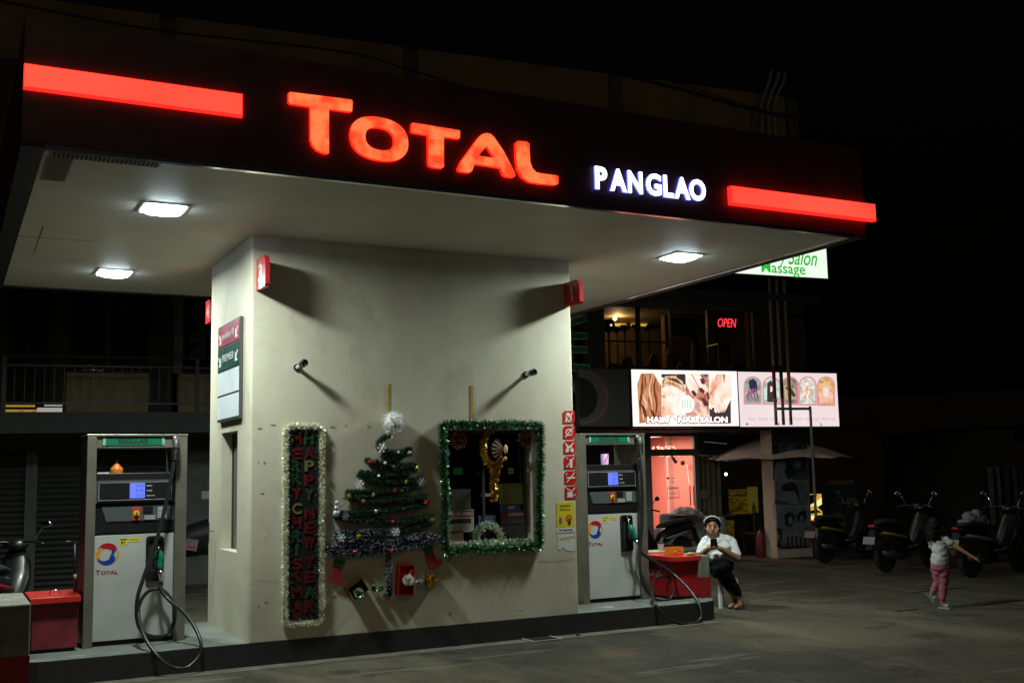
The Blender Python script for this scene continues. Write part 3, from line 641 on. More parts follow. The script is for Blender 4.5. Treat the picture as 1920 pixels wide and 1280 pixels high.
star(695, 927, .03, (.45, .42, .2), 'dull gold bell on the fifth garland', 3, inner=.6); star(804, 975, .045, (.2, .16, .02), 'dull gold bow at the right end of the lowest green garland', 5, inner=.7)
star(667, 1004, .036, (.7, .45, .05), 'gold bow on the upper frosted garland', 5, inner=.65)
g = MB()
g.m(M('dark_red_cloth', (.16, .012, .02), .8)); g.ball((0, 0, 0), (.045, .02, .026), 10, 6); tag(g.build('cloth_bow', smooth=True, loc=wallpt(692, 866, -.075)), 'dark red cloth bow on the left of the second garland', 'ornament', 'ornaments on the tinsel tree')
# snowman figure
t = thing('snowman_ornament', 'little grey snowman with stick arms left of the tinsel tree', 'ornament', wallpt(626, 962, -.07))
g = mb(M('snowman_grey', (.5, .5, .52), .35, .3)); g.ball((0, 0, 0), (.036, .03, .034), 12, 8); g.ball((.0, 0, .05), (.026, .024, .026), 12, 8); g.ball((.005, 0, .1), (.02, .02, .026), 12, 8); g.build('body', t, True)
g = mb(BLACK); g.tube([(.02, -.01, .06), (.055, -.015, .075), (.08, -.015, .095)], .005, 6); g.tube([(-.02, -.01, .06), (-.05, -.01, .075), (-.055, -.01, .1)], .004, 6); g.build('arms', t)
g = mb(BLACK); g.ball((.008, -.028, .005), .006, 6, 4); g.build('button', t); g = mb(BLACK); g.ball((.006, -.024, .05), .005, 6, 4); g.build('button', t)
# stockings and gifts
SR = M('felt_red', (.28, .012, .018), .9, bump=.3, bscale=200); SG = M('felt_green', (.02, .12, .02), .9, bump=.3, bscale=200)
def pxpoly(pts, s, ox, oy, c, y0): return [((q := onY(ox+x/s, oy+y/s, 0)).x-c.x, q.z-c.z) for x, y in pts]
def stocking(red, green, label):
    c = onY(600+green[0][0]/6.096, 920+green[0][1]/6.096, 0); t = thing('stocking', label, 'stocking', (c.x, 0, c.z), 0, 'felt stockings under the tinsel tree')
    g = mb(SR); g.prism(pxpoly(red, 6.096, 600, 920, c, 0), (0, -.006, 0), X_, Z_, NY, .03); g.build('sock', t)
    g = mb(SG); g.prism(pxpoly(green, 6.096, 600, 920, c, 0), (0, -.004, 0), X_, Z_, NY, .038); g.build('cuff', t)
stocking([(150, 845), (250, 865), (215, 950), (232, 985), (268, 1020), (270, 1045), (258, 1062), (215, 1060), (150, 1035), (105, 1015), (100, 985), (120, 930)], [(170, 775), (280, 795), (250, 868), (148, 848)], 'red stocking with green cuff at the lower left of the tinsel tree')
stocking([(1190, 710), (1280, 685), (1300, 745), (1320, 775), (1368, 772), (1386, 795), (1380, 830), (1320, 862), (1262, 876), (1235, 862), (1222, 820)], [(1168, 650), (1270, 622), (1282, 688), (1190, 714)], 'red stocking with green cuff at the lower right of the tinsel tree')
FG = M('gold_foil', (.75, .38, .03), .22, 1., bump=.5, bscale=40); FR = M('red_foil', (.5, .008, .01), .2, .6, bump=.4, bscale=40)
c = wallpt(665, 1102, 0); t = thing('gold_gift_box', 'tilted open gold foil gift box left of the tinsel trunk', 'gift', (c.x, 0, c.z)); r = R_(32)
U, V = Vector((math.cos(r), 0, math.sin(r))), Vector((-math.sin(r), 0, math.cos(r)))
g = mb(FG); w2, h2 = .086, .07
for a, b, c_2, d in ((-w2, w2, h2-.012, h2+.012), (-w2, w2, -h2, -h2+.008), (-w2, -w2+.008, -h2+.008, h2-.012), (w2-.008, w2, -h2+.008, h2-.012)): g.prism([(a, c_2), (b, c_2), (b, d), (a, d)], (0, 0, 0), U, V, NY, .1)
g.build('box', t); g = mb(BLACKM); g.prism([(-w2, -h2), (w2, -h2), (w2, h2), (-w2, h2)], (0, 0, 0), U, V, NY, .02); g.build('box_inside', t)
g = MB(); tin_ball(g, wallpt(666, 1109, -.1), .052, 700, [TG[2], TG[0], TW[1]], [3, 2, 4]); tag(g.build('tinsel_pompom'), 'silver green tinsel pompom in the gold gift box', 'pompom', 'tinsel pompoms under the tree')
g = MB(); tin_ball(g, wallpt(698, 1102, -.05), .042, 500, [TG[2], TG[0], TW[1]], [3, 3, 3]); tag(g.build('tinsel_pompom'), 'loose silver green pompom beside the tinsel trunk', 'pompom', 'tinsel pompoms under the tree')
bm_ = M('green_foil', (.06, .3, .03), .3, .7); g = mb(bm_)
for k in range(5): a = 2*math.pi*k/5; g.ball((.02*math.cos(a), -.03, .02*math.sin(a)), .016, 8, 6)
tag(g.build('foil_bow', smooth=True, loc=wallpt(712, 1102, 0)), 'green foil bow left of the tinsel trunk', 'bow')
c = wallpt(756, 1086, 0); t = thing('red_gift_box', 'red foil gift box with a white pompom right of the tinsel trunk', 'gift', (c.x, 0, c.z)); w2, h2 = .078, .145; r = R_(-3)
U, V = Vector((math.cos(r), 0, math.sin(r))), Vector((-math.sin(r), 0, math.cos(r)))
g = mb(FR)
for a, b, c_2, d in ((-w2, w2, h2-.01, h2), (-w2, w2, -h2, -h2+.012), (-w2, -w2+.01, -h2+.012, h2-.01), (w2-.01, w2, -h2+.012, h2-.01)): g.prism([(a, c_2), (b, c_2), (b, d), (a, d)], (0, 0, 0), U, V, NY, .09)
g.prism([(-w2, -h2), (w2, -h2), (w2, h2), (-w2, h2)], (0, 0, 0), U, V, NY, .02); g.build('box', t)
g = mb(REDL); g.tube([(.0, -.1, .03), (.05, -.11, .1)], .006, 6); g.build('red_straw', t)
g = MB(); tin_ball(g, wallpt(758, 1085, -.11), .06, 900, TW, [5, 4, 1]); tag(g.build('tinsel_pompom'), 'white tinsel pompom on the red gift box', 'pompom', 'tinsel pompoms under the tree')
g = MB(); tin_ball(g, wallpt(784, 1091, -.04), .042, 350, [TW[1], TS[1]], [2, 3], .005); tag(g.build('tinsel_pompom'), 'silver pompom between the two right hand gifts', 'pompom', 'tinsel pompoms under the tree')
t = thing('small_gold_gift', 'small crumpled gold foil gift at the far right under the tree', 'gift', wallpt(804, 1086, 0))
g = mb(FG); g.bev(-.055, .055, -.09, -.002, -.07, .07, .02); g.build('box', t, 30)
g = MB(); g.tf = lambda v: v; tin_ball(g, Vector((0, -.1, .02)), .045, 350, TGO, [2, 3, 1]); g.build('tinsel_bow', t)

# ------------------------------------------------------------------ window tinsel and what hangs in it
t = thing('window_tinsel', 'green and silver tinsel framing the kiosk window', 'tinsel garland')
Fp = [(827, 797), (1010, 797), (1008, 1022), (834, 1030)]
for i, nm in enumerate(('top_garland', 'right_garland', 'bottom_garland', 'left_garland')):
    a, b = wallpt(*Fp[i]), wallpt(*Fp[(i+1) % 4]); P = [a.lerp(b, k/8)+Vector((random.uniform(-.008, .008), 0, random.uniform(-.01, .01))) for k in range(9)]
    g = mb(TG[1]); g.tube(P, .02, 6); tinsel(g, P, .052, 3400, TG, [4, 4, 5], .0032); g.build(nm, t)
g = MB(); P = [wallpt(*p) for p in ((836, 1030), (838, 1040), (842, 1044))]; tinsel(g, P, .04, 1500, TG, [3, 2, 3]); g.build('loose_end', t)
def onwin(px, py, y=.1): p = onY(px, py, y); return Vector((p.x, y, p.z))
for px, py, rb, lb in ((860, 825, 1, 'red and gold tinsel wreath with a green bauble in the top left of the window'), (986, 822, 2, 'pink and gold tinsel wreath in the top right of the window')):
    c = onwin(px, py, .02); t = thing('tinsel_wreath', lb, 'wreath', c, 0, 'tinsel wreaths in the kiosk window')
    g = MB(); ring = [Vector((.062*math.cos(2*math.pi*k/14), 0, .062*math.sin(2*math.pi*k/14))) for k in range(14)]
    tinsel(g, ring, .036, 1700, [TR[0], TR[1], TR[2], TW[1]], [4, 3+rb, 4, 3], .0045, closed=True, floor_y=.12); g.build('ring', t)
    g = mb(M('green_ball', (.03, .3, .06), .15, .8)); g.ball((0, -.01, .01), .024, 12, 8); g.build('bauble', t, True)
t = thing('gold_tinsel_parol', 'brown fan ornament wrapped in gold tinsel hanging in the kiosk window', 'ornament')
g = MB(); P = [onwin(*p, -.01) for p in ((925, 803), (912, 815), (906, 835), (908, 855), (915, 868), (925, 873), (934, 868), (944, 856))]; tinsel(g, P, .04, 1500, TGO, [4, 3, 3], .004, floor_y=None)
P = [onwin(*p, -.01) for p in ((936, 868), (930, 890), (928, 915), (926, 940))]; tinsel(g, P, .038, 2300, TGO, [4, 3, 3], .004, floor_y=None); P = [onwin(*p, -.01) for p in ((921, 870), (924, 890), (923, 910), (926, 930))]; tinsel(g, P, .034, 1600, TGO, [4, 3, 3], .004, floor_y=None); g.build('gold_tinsel', t)
g = mb(M('brown_fan', (.16, .08, .07), .6, bump=.5, bscale=60)); c = onwin(944, 842, -.03)
pf = []
for k in range(13):
    a = R_(115+130*k/12); rad = .135+.008*(k % 2); pf.append(c+Vector((rad*math.cos(a), .02*(k % 2), rad*math.sin(a)*.95)))
g.add([c+Vector((0, -.02, 0))]+pf, [(0, k+1, k+2) for k in range(12)]); g.build('fan', t)
g = mb(M('pale_shell', (.65, .5, .3), .4)); g.ball(c+Vector((.012, -.03, 0)), (.022, .02, .05), 10, 7); g.build('shell', t, True)
t = thing('serving_hole_tinsel', 'frosted green tinsel arch round the serving hole', 'tinsel garland')
g = MB(); P = smoothpath([onwin(*p, .09) for p in ((894, 1015), (893, 1003), (900, 990), (914, 984), (928, 988), (938, 1000), (940, 1014))], 3)
tinsel(g, P, .05, 3000, [TW[0], TG[0], TG[2], TW[2]], [3, 2, 4, 2], .003, floor_y=.13)
tinsel(g, [onwin(896, 1016, .05), onwin(1000, 1013, .05)], .035, 1300, [TW[0], TG[0], TG[2], TGO[1]], [3, 2, 3, 1], .003, floor_y=.13); tinsel(g, [onwin(840, 1017, .05), onwin(896, 1016, .05)], .025, 700, [TW[0], TG[2]], [3, 2], .003, floor_y=.13); g.build('arch', t)
# notices taped to the pane
def notice(px0, py0, px1, py1, mt, label, lines=(), cat='notice', y=.13):
    a, b = onwin(px0, py0, y), onwin(px1, py1, y); t = thing('window_notice', label, cat, (a.x, y, b.z), 0, 'papers taped to the kiosk window')
    W, H = b.x-a.x, a.z-b.z; g = mb(mt); g.box(0, W, 0, .002, 0, H); g.build('sheet', t)
    for ln in lines:
        k, z0, z1, x0, x1, m2 = ln[:6]; g = mb(m2)
        if k == 'bar': g.box(W*x0, W*x1, -.0012, 0, H*z0, H*z1)
        else: g.text(k, (W*x0, -.0012 if len(ln) < 7 else -.003, H*z0), X_, Z_, NY, H*(z1-z0), W*(x1-x0), t=0, bold=.02)
        g.build('print', t)
PAP = M('paper_white', (.42, .4, .36), .7); PAG = M('paper_grey', (.1, .12, .11), .7); OLV = M('paper_olive', (.16, .17, .03), .7); BLU = M('paper_blue', (.04, .09, .2), .6); MAU = M('paper_mauve', (.14, .11, .12), .7); GRC = M('paper_green', (.03, .3, .1), .6); TANP = M('paper_tan', (.3, .22, .13), .7)
INK = M('notice_ink', (.03, .03, .03), .7); FAINT = M('faint_ink', (.2, .2, .19), .7); INKR = M('notice_red', (.3, .02, .02), .6)
notice(838, 917, 883, 955, PAG, 'grey printed sheet on the left of the kiosk window', [('bar', .85-.14*k, .88-.14*k, .1, .85, FAINT) for k in range(6)])
notice(838, 956, 889, 996, PAP, 'white hiring notice with a red headline on the kiosk window', [('bar', .68, .95, .03, .98, INKR), ('WE ARE HIRING', .73, .89, .06, .95, WHITE, 1), ('bar', .38, .6, .08, .9, INK), ('bar', .28, .32, .2, .8, GI), ('bar', .18, .22, .15, .85, GI), ('bar', .08, .12, .2, .8, GI)])
notice(838, 996, 869, 1015, TANP, 'tan card below the hiring notice')
notice(936, 906, 981, 944, OLV, 'olive yellow sheet on the right of the kiosk window', [('bar', .62, .66, .1, .9, FAINT), ('bar', .5, .53, .1, .9, FAINT)])
notice(938, 945, 975, 957, BLU, 'blue strip under the olive sheet', [('NOTE', .3, .7, .4, .72, WHITE)])
notice(939, 958, 986, 981, MAU, 'mauve notice reading no smoking', [('bar', .55, .92, .02, .97, INKR), ('NO SMOKING', .62, .84, .28, .9, WHITE, 1), ('bar', .1, .25, .4, .9, FAINT)])
notice(942, 984, 985, 1010, PAG, 'small printed grey sheet in the lower right of the window', [('bar', .8-.15*k, .84-.15*k, .08, .45, FAINT) for k in range(5)])
notice(850, 876, 868, 889, GRC, 'bright green sticky note in the window'); notice(953, 877, 963, 888, PAP, 'small pale card in the window', [('bar', .3, .7, .3, .7, TANP)])
notice(897, 966, 929, 980, BLU, 'blue and white leaflet above the serving hole', [('bar', .55, .75, .1, .8, FAINT), ('bar', .2, .4, .2, .8, FAINT)], 'leaflet')
notice(901, 925, 920, 930, PAP, 'thin white label left of the gold tail', [], 'label')

# ------------------------------------------------------------------ fuel dispensers
LCD = M('lcd_blue', (.1, .1, .5), .3, emit=(.12, .2, 1.), es=.85); LCDI = M('lcd_digit', (.02, .03, .3), .4, emit=(.03, .06, .5), es=.5)
TOTR = M('print_dark_red', (.25, .02, .05), .5); EMB_B = M('emblem_blue', (.01, .05, .32), .35); EMB_R = M('emblem_red', (.45, .01, .02), .35); EMB_O = M('emblem_orange', (.75, .3, .02), .35)
NOZG = M('nozzle_green', (.0, .2, .12), .35)
def arc_band(r0, r1, a0, a1, w0, w1, n_=14, cx=0, cz=0, sz=1.):
    o, i = [], []
    for k in range(n_+1):
        f = k/n_; a = R_(a0+(a1-a0)*f); r = r0+(r1-r0)*f; h = (w0+(w1-w0)*f)*math.sin(math.pi*min(1, .12+f*.88))**.5/2
        o.append((cx+(r+h)*math.cos(a), cz+(r+h)*math.sin(a)*sz)); i.append((cx+(r-h)*math.cos(a), cz+(r-h)*math.sin(a)*sz))
    return o + i[::-1]
def dispenser(x0, yf, label, lit):
    W, D = .9, .48; t = thing('fuel_dispenser', label, 'fuel dispenser', (x0, yf, HK), 0, 'fuel dispensers on the island')
    g = mb(STEEL); g.bev(0, .085, -.04, D, 0, 1.905, .006); g.build('post', t)
    g = mb(STEEL); g.bev(W-.105, W, -.04, D, 0, 1.905, .006); g.build('post', t)
    g = mb(STEEL); g.bev(-.004, W+.004, -.045, D+.004, 1.905, 1.925, .004); g.box(.085, W-.105, -.02, D, 1.80, 1.905); g.build('top_beam', t)
    g = mb(GREENV); g.box(.135, .69, -.027, -.02, 1.822, 1.898); g.build('grade_strip', t)
    g = mb(M('strip_tape', (.25, .5, .3), .5, var=.5, scale=80)); g.box(.135, .16, -.0285, -.027, 1.822, 1.898); g.box(.665, .69, -.0285, -.027, 1.822, 1.898); g.build('clear_tape', t)
    g = mb(BLACKM); g.text('REGULAR', (.41, -.0275, 1.836), X_, Z_, NY, .052, .27, t=.001, align='C', bold=.03); g.build('lettering', t)
    # head: display housing
    g = mb(BLACK); g.bev(.085, W-.105, .0, D-.03, 1.50, 1.565, .006); g.box(.085, W-.105, .02, D-.03, 1.0, 1.50); g.build('head_housing', t)
    g = mb(GREYP); g.prism([(.0, 0), (.71, 0), (.71, .21), (0, .21)], (.085, .02, 1.29), X_, Vector((0, -.02, 1)).normalized(), Vector((0, -1, -.02)).normalized(), .02)
    disp = g.build('display_panel', t)
    g = mb(BLACK); g.box(.105, .77, -.018, -.004, 1.31, 1.485); g.m(M('panel_rim', (.45, .46, .46), .4, .3)); y_ = -.020
    for a, b, c, d in ((.11, .765, 1.476, 1.481), (.11, .765, 1.313, 1.318), (.11, .115, 1.318, 1.476), (.76, .765, 1.318, 1.476)): g.box(a, b, y_, -.018, c, d)
    g.build('display_window', disp)
    g = mb(LCD); g.box(.385, .52, -.022, -.018, 1.33, 1.47); g.build('display_screen', disp)
    g = mb(LCDI)
    for k, tx in enumerate(('500', '8.81', '56.75')): g.text(tx, (.515, -.0235, 1.435-k*.045), X_, Z_, NY, .026, .07, t=0, align='C') if 0 else g.text(tx, (.44, -.0232, 1.432-k*.045), X_, Z_, NY, .026, .07, t=0)
    g.build('screen_digits', disp)
    g = mb(WHITE)
    for k, tx in enumerate(('PESOS', 'LITERS', 'PRICE / LITER')): g = mb(WHITE); g.text(tx, (.535, -.019, 1.438-k*.046), X_, Z_, NY, .010, (.05, .05, .075)[k], t=0, bold=.02); g.build('screen_caption', disp)
    g = mb(GREYP); g.prism([(.10, 1.12), (.73, 1.12), (.73, 1.255), (.06, 1.255)], (.085, .02, 0), X_, Z_, NY, .008)
    kp = g.build('keypad_panel', t)
    g = mb(M('stop_red', (.5, .05, .03), .5)); g.box(.415, .485, .004, .012, 1.125, 1.25); g.m(YELL); g.lathe([(.026, 0), (.026, .012)], (.45, .004, 1.188), NY, 16); g.m(M('stop_dark', (.2, .12, .02), .4)); g.lathe([(.012, .0), (.012, .02)], (.45, -.008, 1.188), NY, 12); g.build('stop_button', kp)
    g = mb(BLACK); g.box(.51, .60, .004, .012, 1.19, 1.25); g.m(M('key_white', (.5, .5, .45), .5))
    for i in range(5):
        for j in range(2): g.box(.525+i*.02, .54+i*.02, .002, .012, 1.13+j*.02, 1.145+j*.02)
    for i in range(4):
        for j in range(5): g.box(.645+i*.02, .66+i*.02, .002, .012, 1.14+j*.021, 1.156+j*.021)
    g.build('keys', kp)
    g = mb(CHROME); g.box(.085, W-.105, .004, .012, 1.012, 1.020); g.build('head_edge', t)
    # cabinet
    g = mb(WHITEP); g.bev(.088, W-.108, .0, D-.02, .045, .995, .004); cab = g.build('cabinet_panel', t)
    g = mb(BLACKM); g.box(.09, W-.11, .015, D-.03, 0, .045); g.build('plinth', t)
    cx, cz = .197, .825; k_ = 1.28
    g = mb(EMB_R); g.prism(arc_band(.062*k_, .062*k_, 178, 15, .02, .09, cx=cx, cz=cz, sz=.95), (0, 0, 0), X_, Z_, NY, .0015)
    g.m(EMB_O); g.prism(arc_band(.072*k_, .052*k_, 262, 120, .012, .055, cx=cx, cz=cz), (0, 0, 0), X_, Z_, NY, .002); g.prism(arc_band(.078*k_, .076*k_, 20, -60, .014, .014, cx=cx, cz=cz), (0, 0, 0), X_, Z_, NY, .002)
    g.m(EMB_B); g.prism(arc_band(.068*k_, .052*k_, 205, 345, .015, .075, cx=cx, cz=cz), (0, 0, 0), X_, Z_, NY, .0025); g.prism([(cx+.018, cz-.05), (cx+.05, cz-.035), (cx+.075, cz+.03), (cx+.05, cz+.045), (cx+.04, cz+.01)], (0, 0, 0), X_, Z_, NY, .003)
    g.build('round_emblem', t)
    g = mb(TOTR); g.text('T', (.102, 0, .64), X_, Z_, NY, .046, .044, t=.001, bold=.035); g.text('OTAL', (.148, 0, .64), X_, Z_, NY, .036, .15, t=.001, bold=.035); g.build('brand_lettering', t)
    g = mb(YELL); g.box(.305, .375, -.002, 0, .90, .965); g.m(GREENV); g.box(.31, .37, -.003, -.002, .948, .96); g.m(BK); g.text('91', (.318, -.002, .908), X_, Z_, NY, .03, .036, t=.001, bold=.04); g.build('octane_label', t)
    g = mb(YELL); g.box(.385, .49, -.002, 0, .925, .965); g.m(GI); g.box(.395, .48, -.003, -.002, .94, .944); g.box(.395, .47, -.003, -.002, .95, .953); g.build('price_label', t)
    # nozzle well, hose spout
    g = mb(BLACK); wl = [(x_+.62, z_+.76) for x_, z_ in rr(-.08, .08, -.2, .215, .035, 4)]
    g.prism(wl, (0, .0, 0), X_, Z_, NY, .03, [[(x_+.62, z_+.77) for x_, z_ in rr(-.055, .055, -.12, .18, .03, 4)]]); g.m(BLACKM); g.prism(wl, (0, 0, 0), X_, Z_, NY, .004); g.build('nozzle_well', t)
    return t
def hose(pts, r, label, t):
    P = smoothpath(pts, 7); g = mb(RUBBER); g.tube(P, r, 10); return g.build('hose', t, True)
dl = dispenser(-1.36, .60, 'fuel dispenser left of the kiosk with a hanging green nozzle', 0)
dr = dispenser(3.955, .66, 'fuel dispenser right of the kiosk with a slanted green nozzle', 1)
def loc(t, pts): return [onY(px, py, y)-Vector(t.location) for px, py, y in pts]
def spout(t):
    g = mb(STEELD); P = smoothpath([(W0 := Vector((.80, .05, 1.80)))-Vector((0, 0, .05)), Vector((.79, -.02, 1.86)), Vector((.785, -.085, 1.87)), Vector((.78, -.12, 1.82)), Vector((.775, -.125, 1.72))], 5)
    g.tube(P, .032, 12); g.build('hose_elbow', t, True)
    g = mb(RUBBER)
    for k in range(9): g.lathe([(.034, 0), (.04, .005), (.034, .010)], (.777-.0008*k, -.125, 1.80-k*.014), (0, 0, -1), 14)
    g.build('hose_spring', t, True)
spout(dl); spout(dr)
hose(loc(dl, [(328, 850, .48), (322, 890, .46), (312, 940, .45), (300, 990, .42), (288, 1030, .4), (270, 1080, .36), (258, 1120, .33), (257, 1160, .33), (268, 1185, .36), (292, 1193, .42), (315, 1185, .45), (327, 1163, .45), (326, 1135, .46), (312, 1112, .5), (298, 1103, .52)]), .019, '', dl)
hose(loc(dl, [(303, 1085, .5), (302, 1105, .47), (318, 1125, .40), (345, 1148, .25), (365, 1175, .1), (377, 1205, -.02), (374, 1228, -.06), (352, 1250, -.1), (325, 1251, -.1), (298, 1232, -.06), (272, 1195, .1), (260, 1155, .3), (263, 1128, .42), (278, 1108, .5), (298, 1102, .52)]), .017, '', dl)
hose(loc(dr, [(1199, 858, .54), (1203, 900, .53), (1204, 960, .53), (1201, 1020, .5), (1199, 1060, .45), (1206, 1095, .4), (1222, 1118, .36), (1243, 1126, .35), (1259, 1119, .36), (1264, 1100, .38), (1256, 1085, .42), (1240, 1079, .45), (1227, 1088, .42), (1223, 1108, .2), (1229, 1132, .0), (1250, 1157, -.07), (1275, 1168, -.1), (1300, 1169, -.1), (1314, 1158, -.08), (1313, 1138, -.04), (1295, 1108, .12), (1262, 1075, .36), (1232, 1055, .46), (1208, 1040, .52), (1198, 1028, .55)]), .018, '', dr)
# nozzles
def nozzle(t, pts, label):
    P = [p-Vector(t.location) for p in pts]; n = thing('fuel_nozzle', label, 'nozzle', t.location, 0, 'green fuel nozzles')
    a, b, c, d = P      # spout tip, body top, grip end, hose end
    g = mb(CHROME); g.tube([a, a.lerp(b, .5), b], .012, 10); g.build('spout', n, True)
    g = mb(NOZG); g.tube([b, b.lerp(c, .15), b.lerp(c, .4), b.lerp(c, .55), b.lerp(c, .8), c], [.02, .036, .038, .026, .024, .022], 12); g.build('body', n, True)
    g = mb(BLACK); o = Vector((-.055, -.02, 0)); g.tube(smoothpath([b.lerp(c, .45), b.lerp(c, .5)+o, b.lerp(c, .9)+o, c.lerp(d, .3)], 4), .008, 6); g.build('trigger_guard', n, True)
    g = mb(CHROME); g.tube([c, c.lerp(d, .4), c.lerp(d, .5), d], [.018, .024, .019, .021], 12); g.build('swivel', n, True)
nozzle(dl, [onY(296, 1022, .58), onY(298, 1030, .52), onY(300, 1068, .48), onY(303, 1090, .48)], 'green fuel nozzle hanging upright in the left dispenser')
nozzle(dr, [onY(1176, 968, .64), onY(1181, 984, .58), onY(1193, 1012, .52), onY(1198, 1030, .52)], 'green fuel nozzle leaning out of the right dispenser')
# items on the dispensers
ORP = M('orange_plastic', (.75, .2, .02), .4); zt = HK+1.566
g = mb(ORP); g.lathe([(.055, 0), (.058, .03), (.058, .04), (.02, .085), (.008, .10), (.006, .125)], (0, 0, 0), Z_, 20); tag(g.build('orange_funnel', smooth=40, loc=(-1.08, .70, zt)), 'upturned orange plastic funnel on the left dispenser', 'funnel')
g = mb(WHITE); g.prism(rr(-.05, .05, -.035, .035, .008, 3), (0, 0, 0), X_, Y_, Z_, .008); tag(g.build('folded_paper', loc=(-1.21, .64, zt)), 'white folded slip at the left end of the left dispenser head', 'paper')
g = mb(M('green_cap', (.02, .2, .05), .4)); g.lathe([(.02, 0), (.02, .012), (.012, .016)], (0, 0, 0), Z_, 12); tag(g.build('bottle_cap', smooth=40, loc=(-1.15, .68, zt)), 'small green cap beside the orange funnel', 'cap')
t = thing('wrapped_tumbler', 'bright white and pink tumbler on the right dispenser', 'tumbler', (4.37, .75, zt))
TBM = M('tumbler_lit', (.7, .6, .75), .4, emit=(.6, .35, .75), es=.55); g = mb(TBM); g.lathe([(.04, 0), (.044, .01), (.046, .12), (.04, .125)], (0, 0, 0), Z_, 20); g.build('cup', t, 40)  # cup and pink band are brightened by emission in their materials
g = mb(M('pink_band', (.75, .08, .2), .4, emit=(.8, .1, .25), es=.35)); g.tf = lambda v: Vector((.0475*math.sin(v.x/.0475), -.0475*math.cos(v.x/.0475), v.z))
for k in range(6): a = -.03+k*.01; z0_ = .012+k*.017; g.add([(a, 0, z0_), (a+.01, 0, z0_+.017), (a+.01, 0, z0_+.045), (a, 0, z0_+.028)], [(0, 1, 2, 3)])
g.build('pink_stripe', t)
g = mb(BLACK); g.lathe([(.046, .125), (.046, .15), (.03, .155), (.012, .17)], (0, 0, 0), Z_, 18); g.build('lid', t, 40)

# ------------------------------------------------------------------ red boxes, bollards
REDB = M('red_box_paint', (.42, .012, .016), .45, var=.3, scale=5, bump=.2); REDDIM = M('faded_red_paint', (.2, .016, .03), .6, var=.4, scale=5, bump=.3)  # darker copy for the left box carries the dim light there in its colour
REDLID = M('red_lid', (.62, .03, .025), .35, var=.15, scale=4, coat=.2)
def sandbox(x0, x1, y0, y1, h, label, body, lettering):
    t = thing('sand_box', label, 'storage box', (x0, y0, HK), 0, 'red lidded boxes on the island'); W, D = x1-x0, y1-y0
    g = mb(body); g.bev(0, W, 0, D, .03, h-.05, .006); g.build('body', t); g = mb(BLACKM); g.box(.02, W-.02, .02, D-.02, 0, .03); g.build('feet', t)
    g = mb(REDLID); g.bev(-.025, W+.015, -.06, D+.02, h-.055, h, .006); g.build('lid', t)
    g = mb(CHROME); hx, hy = W*.5, D*.14; g.tube(smoothpath([(hx-.04, hy, h), (hx-.04, hy, h+.04), (hx, hy-.005, h+.05), (hx+.04, hy, h+.04), (hx+.04, hy, h)], 3), .005, 6); g.build('handle', t, True)
    if lettering: g = mb(M('worn_white', (.45, .3, .28), .7, var=.5, scale=40)); g.text('BOX', (0, .62, h*.50), NY, Z_, NX, .085, .42, t=.0015, bold=.03); g.build('lettering', t)
sandbox(-1.79, -1.41, .48, 1.1, .485, 'faded red lidded box on the left end of the island', REDDIM, False)
sandbox(onY(1262, 1100, .36).x, onY(1309, 1100, .36).x, .36, 1.25, .49, 'bright red lidded box lettered BOX on the right end of the island', REDB, True)
BGR = M('bollard_grey', (.2, .2, .15), .7, var=.3, scale=6, bump=.3); BRB = M('bollard_red_band', (.33, .012, .015), .6, var=.3, scale=8)
for x0, x1, y0, y1, z0, lb in ((-2.42, -1.903, -1.03, -.06, 0, 'squat grey concrete bollard with red band at the left end of the island'), (onY(1313, 1090, .3).x, onY(1332, 1090, .3).x, .3, .8, HK, 'grey concrete bollard with red band beside the seated person')):
    t = thing('bollard', lb, 'bollard', (x0, y0, z0), 0, 'grey bollards with a red band'); W, D, h = x1-x0, y1-y0, (.80 if z0 == 0 else .70-z0); b0, b1 = (.17, .42) if z0 == 0 else (.015, .24)
    g = mb(BGR); g.bev(0, W, 0, D, 0, h, .012); g.build('post', t)
    g = mb(BRB); g.box(-.002, W+.002, -.002, D+.002, b0, b1); g.build('red_band', t)
g = mb(M('board', (.45, .33, .25), .6)); g.bev(0, .38, 0, .3, 0, .02, .003); tag(g.build('wooden_board', loc=(5.08, .9, HK+.49)), 'flat tan board at the back of the red box lid', 'board')
TRY = M('orange_tray', (.7, .23, .02), .45, var=.2, scale=20, emit=(.7, .2, .02), es=.02)
g = mb(TRY); a, b, h = .19, .12, .09
for q in ((-a/2, a/2, -b/2, -b/2+.005), (-a/2, a/2, b/2-.005, b/2), (-a/2, -a/2+.005, -b/2+.005, b/2-.005), (a/2-.005, a/2, -b/2+.005, b/2-.005)): g.box(q[0], q[1], q[2], q[3], 0, h)
g.box(-a/2, a/2, -b/2, b/2, 0, .004)
for k in range(6): g.box(-a/2+.02+k*.028, -a/2+.03+k*.028, -b/2-.004, -b/2, .01, .06)
tag(g.build('orange_tray', loc=(5.22, .62, HK+.49)), 'orange plastic tray standing on the red box', 'tray')
g = mb(M('cream_cup', (.5, .48, .46), .4)); g.lathe([(.03, 0), (.042, .11), (.038, .11), (.028, .005)], (0, 0, 0), Z_, 18); g.m(BLACK); g.lathe([(.044, .11), (.044, .125)], (0, 0, 0), Z_, 18); tag(g.build('paper_cup', smooth=40, loc=(5.3, 1.0, HK+.49)), 'pale cup with dark lid behind the orange tray', 'cup')
g = mb(M('lime', (.5, .6, .15), .45)); g.tube([(-.07, 0, .014), (-.03, 0, .018), (.05, 0, .014)], [.012, .018, .012], 8); g.m(STEELD); g.tube([(.05, 0, .014), (.12, 0, .01)], .006, 6); tag(g.build('lime_cutter', smooth=True, loc=(5.33, .42, HK+.49)), 'lime green handled cutter on the edge of the red box', 'cutter')

